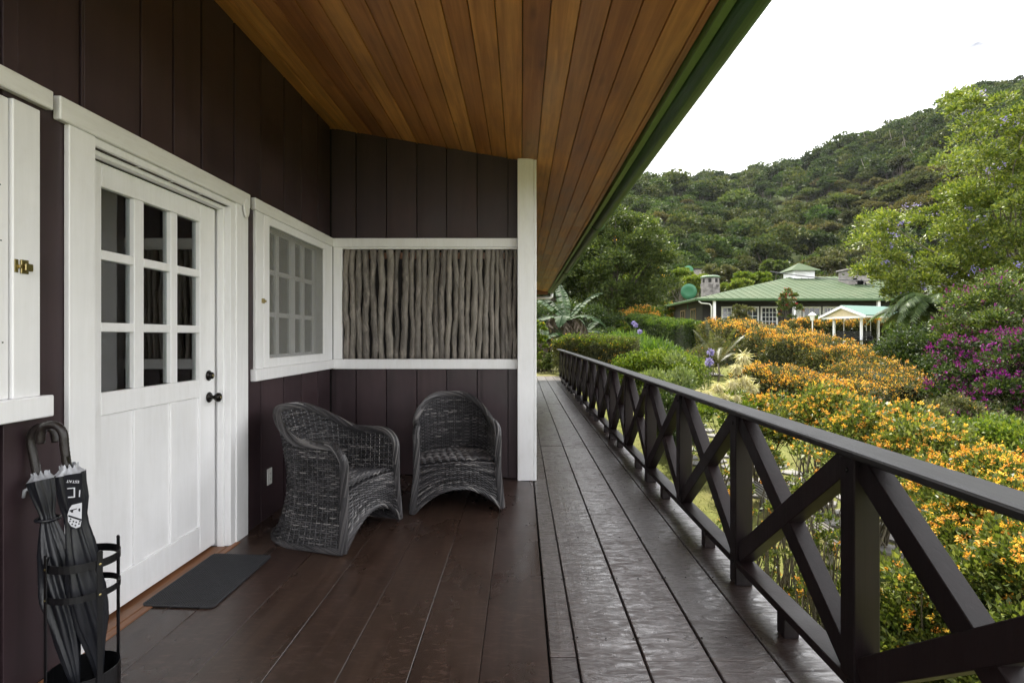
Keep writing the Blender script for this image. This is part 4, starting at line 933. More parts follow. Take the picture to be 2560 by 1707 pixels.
hedge('flowering_hedge', 'loose orange and yellow flowering border at the edge of the lawn', 'hedge',
      [(*W(2110, 0, 16)[:2], W(0, 912, 16)[2], 1.0), (*W(2210, 0, 14.6)[:2], W(0, 935, 14.6)[2], 1.5), (*W(2300, 0, 13.6)[:2], W(0, 958, 13.6)[2], 1.0)], 9000, .06, G['olive'], [(G['orange'], 420, .045, 6, 'orange_flowers', .2, .9), (G['yellow'], 300, .04, 5, 'yellow_flowers', .2, .9)], rough=.25)
# ---- clipped hedges at left of the garden
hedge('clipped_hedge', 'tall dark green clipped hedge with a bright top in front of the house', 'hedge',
      [(*W(1590, 0, 35)[:2], W(0, 789, 35)[2], 1.6), (*W(1650, 0, 31.5)[:2], W(0, 797, 31.5)[2], 1.7), (*W(1725, 0, 28.6)[:2], W(0, 809, 28.6)[2], 1.8), (*W(1768, 0, 28)[:2], W(0, 809, 28)[2], 1.9)], 42000, .085, G['dark'], [(G['hedge'], 7000, .08, 2, 'lighter_top_leaves', .24, .76), (G['lime'], 3500, .075, 2, 'lighter_top_leaves', .27, .73)], rough=.05)  # dark sides and lime top leaves paint in the shaded face and sunlit top
bush('flowering_shrub', 'orange topped shrub at the far left end of the tall clipped hedge', 'shrub', 1598, 762, 36, 125, 12000, .12, G['lime'], [(G['orange'], 800, .09, 6, 'orange_flowers')], lo=.1, K=26, core=True)
hedge('clipped_hedge', 'yellow-green clipped hedge with brownish sides just beyond the railing end', 'hedge',
      [(*W(1405, 0, 19.6)[:2], W(0, 848, 19.6)[2], 1.3), (*W(1500, 0, 18.8)[:2], W(0, 847, 18.8)[2], 1.3), (*W(1590, 0, 18.4)[:2], W(0, 850, 18.4)[2], 1.4)], 26000, .06, G['olive'], [(G['lime'], 3000, .06, 2, 'lighter_top_leaves', .3, .8), (G['yellow'], 170, .04, 4, 'yellow_flowers', .6, .98)], rough=.10)
hedge('clipped_hedge', 'bright green low hedge behind the round pale shrub', 'hedge',
      [(*W(1560, 0, 16.5)[:2], W(0, 903, 16.5)[2], .9), (*W(1680, 0, 15.6)[:2], W(0, 902, 15.6)[2], 1.0), (*W(1745, 0, 15.2)[:2], W(0, 908, 15.2)[2], 1.0)], 15000, .08, G['lime'], rough=.24)
bush('round_shrub', 'round pale green leafy shrub just behind the railing', 'shrub', 1683, 880, 11.2, 180, 9000, .085, G['pale'], depth=.9, lo=-.1, K=34, stem=10, crad=.34, up=.8, asp=.32, core=True)
bush('dark_shrub', 'dark green shrub under the round pale shrub, seen through the railing', 'shrub', 1700, 960, 10.2, 170, 6500, .06, G['dark'], lo=.0, K=24, stem=10)
hedge('agapanthus_bed', 'bed of dark strap-leaved plants along the garden path', 'flower bed',
      [(*W(1560, 0, 27)[:2], W(0, 846, 27)[2], 1.2), (*W(1600, 0, 23)[:2], W(0, 864, 23)[2], 1.3), (*W(1650, 0, 20.5)[:2], W(0, 880, 20.5)[2], 1.1)], 11000, .30, G['hedge'], rough=.22, asp=.13, up=.5)
for sx, sy, d in ((1588, 813, 24), (1598, 829, 23.6), (1583, 808, 25), (1770, 905, 13.5), (1775, 880, 16)):
    x, y, z = W(sx, sy, d); T = thing('agapanthus', {1588: 'blue agapanthus flower nearest the clipped hedge', 1598: 'larger blue agapanthus flower on the dark bed', 1583: 'farthest blue agapanthus flower by the hedge corner', 1770: 'blue agapanthus flower beside the cream plume plant', 1775: 'pale blue agapanthus flower in front of the long orange hedge'}[sx], 'flower', 'blue agapanthus flowers', (x, y, gz(x, y)))
    h = z - gz(x, y); MB().tube([(0, 0, 0), (.02, 0, h)], .01, 5).build('flower_stalk', G['shrub'], T); dd = nrm(RNG.normal(size=(60, 3))); V, Q = leaves(np.array((.02, 0, h)) + dd * .03, dd, np.full(60, .10), .4); npmesh('flower_head', V, Q, G['lilac'], T)
# gravel walk between bed and hedge
pts = [(1570, 812, 31), (1640, 838, 27), (1690, 866, 24), (1760, 880, 21)]
m = MB(); V = []
for sx, sy, d in pts:
    x = (sx - CX) / F * d
    for o_ in (-.8, 0, .8): V.append((x + o_, d, gz(x + o_, d) + .03))
m.add(V, [(3 * i + k, 3 * i + k + 1, 3 * i + k + 4, 3 * i + k + 3) for i in range(3) for k in range(2)]); m.build('garden_walk', M['stone'], None, kind='structure')
# ---- frond maker (palm, tree fern, grey fern)
def frond(m, base, az, length, rise, droop, nl, lw, ll, width=1.0):
    v = Vector((math.cos(az), math.sin(az), 0)); side = Vector((-v.y, v.x, 0)); pts = []
    for q in range(nl + 1):
        t = q / nl; pts.append(Vector(base) + v * length * (t * (1 - .25 * t)) + Vector((0, 0, length * (rise * t - droop * t * t))))
    for q in range(1, nl):
        t = q / nl; tg = (pts[q + 1] - pts[q - 1]).normalized(); l = ll * math.sin(math.pi * (.12 + .83 * t)) * random.uniform(.85, 1.1)
        for s_ in (-1, 1):
            d = (side * s_ * width + tg * .55 + Vector((0, 0, -.28 - .15 * random.random()))).normalized(); w_ = tg * lw
            m.add([pts[q] - w_ * .5, pts[q] + w_ * .5, pts[q] + d * l * .6 + w_ * .35, pts[q] + d * l, pts[q] + d * l * .6 - w_ * .35], [(0, 1, 2, 3, 4)])
    return pts
def palm(name, label, cat, sx, sybase, d, nf, length, lm, rise=.75, droop=.9, ll=.4, lw=.035, group=None, zg=None, nl=26, trunk=.07):
    x = (sx - CX) / F * d; g = gz(x, d) if zg is None else zg; T = thing(name, label, cat, group, (x, d, g)); zt = (CY - sybase) / F * d - g
    if zt > .15: MB().tube([(0, 0, 0), (.05, 0, zt * .5), (0, 0, zt)], [trunk, trunk * .8, trunk * .7], 10).build('trunk', M['bark'], T, smooth=True)
    for k in range(nf):
        m = MB(); az = 6.283 * k / nf * 2.4 + random.uniform(-.3, .3); pts = frond(m, (0, 0, max(0, zt)), az, length * random.uniform(.75, 1.1), rise * random.uniform(.6, 1.25), droop * random.uniform(.8, 1.2), nl, lw, ll)
        m.tube(pts, [.014 * (1 - .8 * q / nl) for q in range(nl + 1)], 5, False); m.build('frond', lm, T)
    return T
palm('palm', 'palm with large drooping fronds right of the swing shelter', 'palm', 2345, 752, 18.5, 28, 1.9, G['fern'], ll=.5, lw=.065, rise=.6, droop=.9)
palm('palm', 'shorter dark palm between the swing shelter and the magenta bush', 'palm', 2275, 785, 19.5, 22, 1.6, G['fern'], ll=.45, lw=.06)
palm('palm', 'palm partly hidden under the lilac flowering tree at right', 'palm', 2400, 745, 23, 22, 2.4, G['fern'], ll=.65, lw=.085)
bush('dark_shrub', 'dark leafy thicket at the foot of the palms', 'shrub', 2360, 785, 17.0, 330, 30000, .10, G['dark'], lo=-.3, K=70, stem=8)
palm('fern', 'spiky grey-green fern in front of the orange hedge', 'fern', 1795, 908, 19.5, 9, 1.25, G['olive'], rise=1.5, droop=.65, ll=.16, lw=.035, trunk=.04)
bush('leafy_shrub', 'grassy olive shrub in front of the left end of the long orange hedge', 'shrub', 1790, 842, 21, 120, 8000, .11, G['olive'], [(G['orange'], 30, .05, 5, 'orange_flowers')], lo=-.1, K=26, stem=10, asp=.2, up=1.0)
bush('leafy_shrub', 'grey-green feathery shrub below the tall clipped hedge', 'shrub', 1725, 858, 19.5, 130, 5000, .08, G['olive'], [(G['orange'], 24, .04, 5, 'orange_flowers')], lo=-.1, K=22, asp=.25)
# ---- cream plume plant
T = bush('plume_plant', 'lime green plant with cream plume flowers behind the railing', 'plant', 1815, 960, 8.6, 200, 4200, .07, G['lime'], lo=.2, K=20, stem=12, crad=.3, asp=.35)
def plume(parent, p, n, l, r, D0=(0, -.2, -1)):
    c = np.array(p); k = n; d = nrm(RNG.normal(size=(k, 3)) * r + np.array(D0)); st_ = c + RNG.normal(size=(k, 3)) * l * .12; V, Q = leaves(st_, d, l * RNG.uniform(.4, 1.0, k), .07, .03); npmesh('plume', V, Q, G['cream'], parent)
bx0 = Vector(T.location)
for sx, sy, s_ in ((1860, 900, .16), (1842, 925, .14), (1795, 975, .16), (1830, 965, .15), (1862, 960, .17), (1765, 990, .14), (1812, 1000, .14), (1880, 975, .13), (1745, 985, .10), (1840, 1000, .12)):
    q = P(sx, sy, 8.4) - bx0; plume(T, (q.x, q.y, q.z + s_ * .5), 320, s_ * 1.15, .55)
    if sy < 930: MB().tube([(q.x * .6, 0, .6), (q.x * .85, q.y, q.z - .1), (q.x, q.y, q.z + .06)], .006, 5, False).build('stem', M['twig'], T)
# ---- banana plant
def bleaf(m, base, az, length, width, rise, droop, split=0.0, hang=.3, n=14):
    v = Vector((math.cos(az), math.sin(az), 0)); side = Vector((-v.y, v.x, 0)); pts = [Vector(base) + v * length * (t - .15 * t * t) + Vector((0, 0, length * (rise * t - droop * t * t))) for t in [q / n for q in range(n + 1)]]
    for q in range(n):
        t0, t1 = q / n, (q + 1) / n
        for s_ in (-1, 1):
            if random.random() < split * .10: continue
            w0 = width * math.sin(math.pi * min(1, .10 + .90 * t0)) ** .6; w1 = width * math.sin(math.pi * min(1, .10 + .895 * t1)) ** .6
            hg = hang * random.uniform(.6, 1.6) if split else hang; sh = random.uniform(-.05, .05) * split * length
            d = (side * s_ * (1 - hg * .6) + Vector((0, 0, -hg))); g0 = (pts[q + 1] - pts[q]) * (.05 * split)
            m.add([pts[q] + g0, pts[q + 1] - g0, pts[q + 1] - g0 + d * w1 * .55 + Vector((0, 0, -.03)), pts[q + 1] + d * w1 + v * sh, pts[q] + d * w0 + v * sh + g0, pts[q] + g0 + d * w0 * .55], [(0, 1, 2, 5), (5, 2, 3, 4)])
    return pts
def banana(label, sx, d, zt_sy, greens, deads, sc_=1.0):
    x = (sx - CX) / F * d; g = gz(x, d); T = thing('banana_plant', label, 'banana plant', 'banana plants', (x, d, g)); h = (CY - zt_sy) / F * d - g
    MB().tube([(0, 0, 0), (.04, 0, h * .5), (0, 0, h)], [.14 * sc_, .11 * sc_, .07 * sc_], 10).build('trunk', G['deadleaf'], T, smooth=True)
    for az, ln, wd, ri, dr_, sp in greens:
        m = MB(); p = bleaf(m, (0, 0, h), az, ln * sc_, wd * sc_, ri, dr_, sp, .25); m.tube(p, .018 * sc_, 5, False); m.build('leaf', G['banana'], T)
    for az, ln, wd, ri, dr_ in deads:
        m = MB(); p = bleaf(m, (0, 0, h - .1), az, ln * sc_, wd * sc_, ri, dr_, 1.6, 1.1, 20); m.tube(p, .016 * sc_, 5, False); m.build('dead_leaf', G['deadleaf'], T)
    return T
banana('banana plant with torn green and dead brown leaves beyond the end of the deck', 1418, 23, 800,
       [(1.7, 1.9, .27, 1.2, .45, .5), (2.7, 1.7, .36, .95, .45, .12), (.5, 1.8, .25, 1.1, .55, .8), (5.9, 1.6, .28, .5, .65, .2), (3.4, 1.9, .27, .45, .7, .7), (2.2, 1.5, .30, 1.1, .6, .4), (4.4, 1.4, .3, .6, .8, .4)],
       [(.9, 1.5, .26, 1.1, 1.75), (2.5, 1.5, .26, 1.2, 1.9), (5.6, 1.2, .30, .8, 2.3), (4.5, 1.2, .28, .8, 2.2), (3.5, 1.6, .28, .55, 1.15), (.1, 1.3, .28, .9, 2.1), (5.0, 1.0, .3, .3, 2.2)], 1.2)
banana('smaller banana plant with drooping leaves low beside the first one', 1362, 21.5, 850, [(2.6, 1.1, .26, 1.1, .7, .2), (.5, 1.2, .26, .9, .8, .1), (4.8, .9, .22, .9, .8, .3), (1.6, 1.0, .24, 1.3, .6, .1)], [(5.6, .9, .22, .6, 2.0), (3.9, .9, .22, .5, 1.9)], .9)
banana('small banana plant with two upright leaves right of the torn one', 1462, 24, 832, [(.7, 1.4, .28, 1.0, .5, .1), (1.9, 1.2, .26, 1.2, .5, .1), (6.0, 1.3, .24, .4, .5, .4)], [(5.2, .9, .25, .7, 2.0)], .85)
for sx, sy, d, wp, lm, lab, fl in ((1352, 800, 20.6, 50, 'lime', 'lime green shrub beside the white post at the end of the deck', 6), (1385, 880, 20.2, 60, 'pale', 'small pale green shrub touching the far end of the railing', 0), (1378, 838, 22, 50, 'olive', 'shrub with a few yellow flowers in front of the banana plants', 40), (1345, 905, 21.5, 40, 'shrub', 'low leafy shrub at the far end of the deck', 0),
                                (1340, 830, 26, 130, 'dark', 'dark shrub behind the banana plants', 0), (1510, 838, 26, 110, 'shrub', 'leafy bush right of the banana plants', 0), (1480, 815, 31, 160, 'dark', 'dark undergrowth below the big round tree', 0), (1555, 800, 33, 60, 'lime', 'lime green bush with yellow top near the garden walk', 60), (1260, 800, 27, 160, 'dark', 'dark bush hidden behind the end of the lodge', 0)):
    bush('leafy_shrub', lab, 'shrub', sx, sy, d, wp, 5500, .075 if d < 24 else .12, G[lm], [(G['yellow'], fl, .05, 6, 'yellow_flowers')] if fl else (), lo=-.1, K=20, stem=8)
hedge('clipped_hedge', 'thin flat-topped hedge far behind the orange topped shrub', 'hedge', [(*W(1545, 0, 44)[:2], W(0, 762, 44)[2], 1.6), (*W(1590, 0, 45)[:2], W(0, 762, 45)[2], 1.6), (*W(1640, 0, 47)[:2], W(0, 768, 47)[2], 1.6)], 9000, .14, G['lime'], rough=.06)
bush('maroon_shrub', 'dark maroon leaved shrub below the small lamp', 'shrub', 1612, 738, 44, 38, 3500, .2, G['maroon'], lo=-.1, K=16, stem=6, asp=.3)
bush('leafy_shrub', 'pale yellow-green shrub left of the maroon one', 'shrub', 1575, 738, 46, 55, 5000, .16, G['olive'], lo=-.1, K=18, stem=6)
bush('flowering_shrub', 'orange flowered shrub beside the green satellite dish', 'shrub', 1665, 752, 52, 80, 6000, .2, G['lime'], [(G['orange'], 200, .12, 5, 'orange_flowers')], lo=-.1, K=18, stem=6)
hedge('tall_hedge', 'dark unclipped evergreen screen behind the banana plants', 'hedge', [(*W(1200, 0, 31)[:2], W(0, 765, 31)[2], 2.2), (*W(1400, 0, 32)[:2], W(0, 768, 32)[2], 2.4), (*W(1535, 0, 34)[:2], W(0, 792, 34)[2], 2.0)], 22000, .13, G['dark'], rough=.3)
# ---- trees
def tree(name, label, sx, sy, d, rxp, rzp, n, size, lm, K=90, flowers=(), group=None, depth=.9, crad=.2, trunk=.35, limbs=16, zlo=-.8, flat=1, inner=.3, extra=None):
    x = (sx - CX) / F * d; zc = (CY - sy) / F * d; g = gz(x, d); T = thing(name, label, 'tree', group, (x, d, g)); rx, rz_ = rxp / F * d, rzp / F * d
    cen = ellip_centers((0, 0, zc - g), (rx * .86, rx * depth * .86, rz_ * .88), K, zlo, inner)
    if extra is not None: cen = np.concatenate([cen, np.asarray(extra) - np.array(T.location)])
    rad = crad * min(rx, rz_) * RNG.uniform(.6, 1.35, len(cen)); V, Q = clump_leaves(cen, rad, n, size, .25, .5, flat); npmesh('crown', V, Q, lm, T, kind='stuff')
    th = (zc - g) * .55; MB().tube([(0, 0, -.2), (.1 * trunk, .05, th * .5), (0, 0, th)], [trunk, trunk * .75, trunk * .6], 10).build('trunk', M['bark'], T, smooth=True)
    stems((0, 0, th * .8), cen, trunk * .32, M['bark'], T, 'branch', limbs, .4)
    for fm, fn, fs, cl, nm in flowers:
        kk = RNG.integers(0, len(cen), fn); dd = nrm(RNG.normal(size=(fn, 3)) + np.array([0, -.7, .3])); p = cen[kk] + dd * rad[kk][:, None]; pp = np.repeat(p, cl, 0) + RNG.normal(size=(fn * cl, 3)) * fs * .8; D = nrm(RNG.normal(size=(fn * cl, 3)) + np.array([0, 0, -.3]))
        V, Q = leaves(pp, D, np.full(fn * cl, fs), .6); npmesh(nm, V, Q, fm, T, kind='stuff')
    return T
tree('broadleaf_tree', 'large dense dark green tree rising beyond the end of the deck', 1528, 668, 38, 178, 178, 85000, .17, G['tree'], 170, [(G['yellow'], 40, .12, 3, 'yellow_leaves')], crad=.19, zlo=-.95, depth=.8)
tree('broadleaf_tree', 'dark tree behind the banana plants at the end of the deck', 1400, 735, 40, 110, 90, 26000, .18, G['dark'], 60, crad=.25, zlo=-.95)
ext = [W(random.uniform(2380, 2600), random.uniform(250, 420), random.uniform(18, 22)) for _ in range(26)] + [W(2180 + random.uniform(-25, 60), random.uniform(520, 700), random.uniform(19, 22)) for _ in range(14)] + [W(random.uniform(2215, 2420), random.uniform(640, 745), random.uniform(19, 21)) for _ in range(22)]
tree('flowering_tree', 'tall yellow-green tree with lilac flowers at the right edge', 2575, 590, 20, 315, 255, 95000, .12, G['limetree'], 190, [(G['lilac'], 150, .09, 14, 'lilac_flowers')], crad=.15, zlo=-.9, depth=.7, limbs=34, trunk=.14, inner=.45, extra=ext)
tree('broadleaf_tree', 'dark tree behind the lilac flowering tree', 2640, 640, 27, 260, 230, 30000, .2, G['tree'], 70, crad=.24)
mids = [(1700, 700, 66, 42, 30, 'lime', 'yellow-green tree behind the left chimney'), (1800, 690, 70, 60, 34, 'olive', 'golden green tree behind the house roof'), (1745, 712, 58, 50, 26, 'limetree', 'yellowish tree just right of the stone chimney'), (1845, 722, 61, 46, 22, 'limetree', 'yellow topped tree above the left roof slope'), (1880, 705, 64, 50, 26, 'lime', 'low golden tree between the chimney and the cupola'), (1640, 690, 62, 40, 34, 'tree', 'small tree right of the big round tree'),
        (2060, 665, 80, 60, 34, 'olive', 'brownish tree behind the cupola'), (2230, 670, 74, 60, 40, 'olive', 'brown-green tree behind the right chimney'), (1940, 672, 84, 45, 26, 'tree', 'green tree left of the cupola'), (2150, 640, 92, 80, 36, 'olive', 'flat brown topped tree above the right chimney'), (1590, 700, 58, 40, 40, 'lime', 'light green tree behind the maroon shrub')]
for sx, sy, d, a, b, lm, lab in mids: tree('garden_tree', lab, sx, sy, d, a, b, 9000, .34, G[lm], 34, group='trees behind the house', crad=.3, trunk=.2, limbs=10, zlo=-.7)
# ---- hillside
ridge = [(500, 600), (1000, 520), (1300, 470), (1575, 433), (1620, 437), (1665, 446), (1742, 444), (1800, 449), (1850, 441), (1948, 411), (2035, 400), (2068, 375), (2133, 354), (2210, 340), (2253, 316), (2318, 283), (2395, 248), (2460, 228), (2560, 212), (2750, 190), (3200, 170), (4200, 200), (6000, 260)]
ru = np.array([r[0] for r in ridge], float); rv = np.array([CY - r[1] for r in ridge], float)
def hillpt(sx, t):
    Dn = np.interp(sx, [500, 1500, 2000, 2600, 4200, 6000], [420, 400, 330, 240, 200, 180]); y0_ = 72.0; zr = np.interp(sx, ru, rv) / F * Dn - 6.0
    y = y0_ + (Dn - y0_) * t; u = (sx - CX) / F; zb_ = 1.6
    tt = max(0, min(1, t)); z = zb_ + (zr - zb_) * (tt ** 1.12) * 1.0
    if t > 1: z = zr - (t - 1) * 40
    x = u * y; gl = (1 - abs(2 * tt - 1) ** 2)
    z += gl * (4.5 * math.sin(x * .055 + 1.3 * math.sin(y * .02)) + 2.5 * math.sin(x * .13 + y * .05) + 2 * math.sin(y * .07 - x * .03))
    return x, y, z
nu_, nv_ = 120, 50; V = []
for j in range(nv_ + 1):
    for i in range(nu_ + 1): V.append(hillpt(500 + 5500 * i / nu_, 1.5 * j / nv_))
Q = [(j * (nu_ + 1) + i, j * (nu_ + 1) + i + 1, (j + 1) * (nu_ + 1) + i + 1, (j + 1) * (nu_ + 1) + i) for j in range(nv_) for i in range(nu_)]
def hillm(t):
    v = coords(t); n = noise(t, v, .03, 6, .65); n2 = noise(t, v, .4, 5, .7)
    c = ramp(t, n2, [(.3, (.018, .028, .010)), (.7, (.06, .075, .025))]); c = mixc(t, mapr(t, n, .56, .66, 0, .5), c, (.14, .11, .07)); return pbsdf(t, c, .95, bump(t, n2, 1, .6), .05)
M['hill'] = mat('hill_undergrowth', hillm)
npmesh('hillside', V, Q, M['hill'], smooth=True, kind='structure')
src = bpy.data.collections.new('forest_crowns')       # crown shapes for the forest mass, never linked to the scene on their own
inst_tint = [(0, (.55, .62, .5)), (.3, (.8, .95, .7)), (.5, (1.1, 1.05, .8)), (.7, (1.35, 1.15, .85)), (.9, (1.0, 1.35, .8)), (1, (1.7, 1.6, 1.1))]
G['forest'] = leafmat('forest_leaves', [(.020, .036, .011), (.034, .054, .016), (.055, .075, .024), (.085, .10, .036)], .6, .25, .2, inst=inst_tint)
G['forestb'] = leafmat('brown_forest_leaves', [(.035, .042, .016), (.058, .062, .024), (.08, .078, .034), (.12, .11, .055)], .6, .25, .2, inst=inst_tint)
for q in range(7):
    brown = q >= 5; R_ = 4.0; K = 30; cen = ellip_centers((0, 0, 3.4 if not brown else 4.4), (R_ * .8, R_ * .8, 2.6 if not brown else 1.0), K, -.6, .3); rad = (1.15 if not brown else .95) * RNG.uniform(.6, 1.3, len(cen))
    V1, Q1 = clump_leaves(cen, rad, 1900, .62, .35, .6, .9, .6); m = MB(); m.tube([(0, 0, -3), (.1, 0, 1.5), (0, 0, 3.4)], [.22, .17, .1], 6)
    me_o = npmesh('crown_shape', V1, Q1, G['forestb' if brown else 'forest']); COL.objects.unlink(me_o); me = me_o.data
    m.tube([(0, 0, 0), (1.4, .3, 3.6)], .07, 5); m.tube([(0, 0, .3), (-1.5, -.4, 3.8)], .07, 5)
    me2 = m.mesh('t', M['bark']); import bmesh
    bm = bmesh.new(); bm.from_mesh(me); nf0 = len(bm.faces); bm.from_mesh(me2); bm.faces.ensure_lookup_table()
    for f in bm.faces[nf0:]: f.material_index = 1
    bm.to_mesh(me); bm.free(); me.materials.append(M['bark']); me_o.name = 'crown_shape_%d' % q; src.objects.link(me_o)
pts = []; kinds = []; scl = []
tries = 0
while len(pts) < 2500 and tries < 40000:
    tries += 1; t = random.random() ** .62; sx = random.uniform(1180, 3300)
    if sx > 2750 and random.random() < .5: continue
    x, y, z = hillpt(sx, t)
    ssx, ssy = sx, CY - z / y * F
    if 1925 < ssx + (ssy - 520) * .35 < 1975 and 480 < ssy < 570 and random.random() < .8: continue      # bare earth scar
    if random.random() > (y / 400) ** 1.0 + (.8 if y < 135 else .5): continue
    nz = math.sin(x * .05 + 2) + math.sin(y * .045 + x * .02) + random.gauss(0, .5)
    br = (nz > .4 and .12 < t < .62) or random.random() < .08
    pts.append((x, y, z)); kinds.append(random.choice((5, 6)) if br else random.randint(0, 4)); scl.append((random.uniform(1.4, 1.9) if random.random() < .14 and y > 190 and not br else random.uniform(.5, 1.3)) * (1 if y > 110 else .8))
for sx, tt in [(s_, 1.0) for s_ in np.linspace(1400, 2700, 150)]:
    x, y, z = hillpt(sx + random.uniform(-4, 4), tt); pts.append((x, y, z - random.uniform(0, 2.5))); kinds.append(random.randint(0, 4)); scl.append(random.uniform(.5, 1.05))
me = bpy.data.meshes.new('forest'); me.from_pydata(pts, [], [])
a = me.attributes.new('kind_index', 'INT', 'POINT'); a.data.foreach_set('value', kinds)
a = me.attributes.new('size', 'FLOAT', 'POINT'); a.data.foreach_set('value', scl)
fo = bpy.data.objects.new('forest', me); COL.objects.link(fo); fo['kind'] = 'stuff'
ng = bpy.data.node_groups.new('forest_points', 'GeometryNodeTree')
ng.interface.new_socket('Geometry', in_out='INPUT', socket_type='NodeSocketGeometry'); ng.interface.new_socket('Geometry', in_out='OUTPUT', socket_type='NodeSocketGeometry')
gi, go = ng.nodes.new('NodeGroupInput'), ng.nodes.new('NodeGroupOutput'); ip = ng.nodes.new('GeometryNodeInstanceOnPoints'); ci = ng.nodes.new('GeometryNodeCollectionInfo')
ci.inputs['Collection'].default_value = src; ci.inputs['Separate Children'].default_value = True; ci.inputs['Reset Children'].default_value = True
def nattr(nm, ty): q = ng.nodes.new('GeometryNodeInputNamedAttribute'); q.data_type = ty; q.inputs['Name'].default_value = nm; return q.outputs['Attribute']
ip.inputs['Pick Instance'].default_value = True; rv_ = ng.nodes.new('FunctionNodeRandomValue'); rv_.data_type = 'FLOAT_VECTOR'; rv_.inputs[0].default_value = (-.06, -.06, 0); rv_.inputs[1].default_value = (.06, .06, 6.28)
l = ng.links.new; l(gi.outputs[0], ip.inputs['Points']); l(ci.outputs[0], ip.inputs['Instance']); l(nattr('kind_index', 'INT'), ip.inputs['Instance Index']); l(nattr('size', 'FLOAT'), ip.inputs['Scale']); l(rv_.outputs[0], ip.inputs['Rotation']); l(ip.outputs[0], go.inputs[0])
md = fo.modifiers.new('points', 'NODES'); md.node_group = ng
# bare trunks and creepers standing out on the slope
m = MB()
for _ in range(26):
    sx = random.choice((random.gauss(2215, 40), random.gauss(2260, 30), random.gauss(1800, 120))); t = random.uniform(.5, .8); x, y, z = hillpt(sx, t); b = Vector((x, y - 3, z)); h = random.uniform(5, 11); m.tube([b, b + Vector((random.uniform(-1, 1), 0, h * .5)), b + Vector((random.uniform(-2, 2), 0, h))], [.22, .16, .07], 5)
M['paletrunk'] = plain('pale_bark', (.22, .19, .16), .8, 0, .3, 2); m.build('bare_trunks', M['paletrunk'], None, kind='stuff')
# ---- the green roofed house
M['tin'] = plain('green_tin_roof', (.17, .29, .13), .5, 0, .22, .9)
def tinm(t):
    v = coords(t, (1, 1, 1)); n = noise(t, v, .5, 5, .65); n2 = noise(t, coords(t, (9, .5, .5)), 1, 3, .5)
    c = ramp(t, n, [(.3, (.045, .072, .034)), (.6, (.068, .092, .048)), (.8, (.105, .10, .065))]); c = mixc(t, mapr(t, n2, .4, .6, 0, .3), c, (.04, .07, .032)); return pbsdf(t, c, .75, bump(t, n2, .3, .05), .15)
M['tin'] = mat('weathered_green_tin', tinm); M['tinclean'] = plain('sea_green_tin', (.05, .13, .095), .45, 0, .08, 2); M['housewall'] = plain('black_brown_boards', (.010, .008, .007), .6, 0, .3, 3)
M['rock'] = plain('chimney_stone', (.22, .20, .19), .85, 0, .35, 2.2, .8); M['dishg'] = plain('green_dish_paint', (.05, .19, .10), .45)
hb = thing('lodge_house', 'long low house with a pale green tin hip roof and dark walls across the garden', 'house')
hx0, hx1, hy0, hy1, he, hr = 13.05, 39.0, 41.0, 59.5, 2.86, 5.45
A0, A1, A2_, A3 = Vector((hx0, hy0, he)), Vector((hx1, hy0, he)), Vector((hx1, hy1, he)), Vector((hx0, hy1, he)); R0, R1 = Vector((24.6, 50, hr)), Vector((29.5, 50, hr))
def slope(poly, nm='roof_slope', mt=None, par=hb, th=.08):
    a = [Vector(p) for p in poly]; m = MB(); m.prism([p - Vector((0, 0, th)) for p in a], (0, 0, th)); return m.build(nm, mt or M['tin'], par)
slope([A0, A1, R1, R0]); slope([A1, A2_, R1]); slope([A2_, A3, R0, R1]); slope([A3, A0, R0])
for k in range(42):                                   # standing seams of the tin sheets on the front slope
    x = hx0 + .3 + k * .61; f = min(1, (x - hx0) / (R0.x - hx0), (hx1 - x) / (hx1 - R1.x))
    if f > .03: MB().beam((x, hy0 + .02, he + .012), (x, hy0 + 9 * f, he + (hr - he) * f + .012), .05, .05, .01).build('roof_seam', M['tin'], hb)
bpart('gutter', M['green'], hb, (hx0 - .12, hy0 - .12, he - .20), (hx1 + .1, hy0 - .001, he - .01), .03); bpart('gutter', M['green'], hb, (hx0 - .12, hy0 + .001, he - .20), (hx0 - .001, hy1, he - .01), .03)
bpart('soffit', M['housewall'], hb, (hx0, hy0 + .01, he - .14), (hx1, hy1, he - .10), .01)
bpart('wall', M['housewall'], hb, (hx0 + 1.1, hy0 + 2.0, -.6), (hx1 - 1.2, hy0 + 2.2, he - .141), .01); bpart('wall', M['housewall'], hb, (hx0 + 1.1, hy0 + 2.2, -.6), (hx0 + 1.3, hy1 - 1, he - .141), .01)
for sx in (1785.5, 1985, 2196, 2420):
    x = (sx - CX) / F * (hy0 + .15); bpart('post', M['white'], hb, (x - .10, hy0 + .05, -.5), (x + .10, hy0 + .25, he - .142), .01)
MB().tube([(hx0 + .15, hy0 - .05, he - .22), (hx0 + .35, hy0 + .02, he - .36), (hx0 + 1.0, hy0 + .05, he - .42), (hx0 + 1.12, hy0 + .06, he - .6), (hx0 + 1.12, hy0 + .06, -.4)], .05, 8).build('downpipe', M['plastic'], hb, smooth=True)
M['wdark'] = plain('house_window_glass', (.03, .035, .045), .08, 0, .3, 2, spec=1.0)
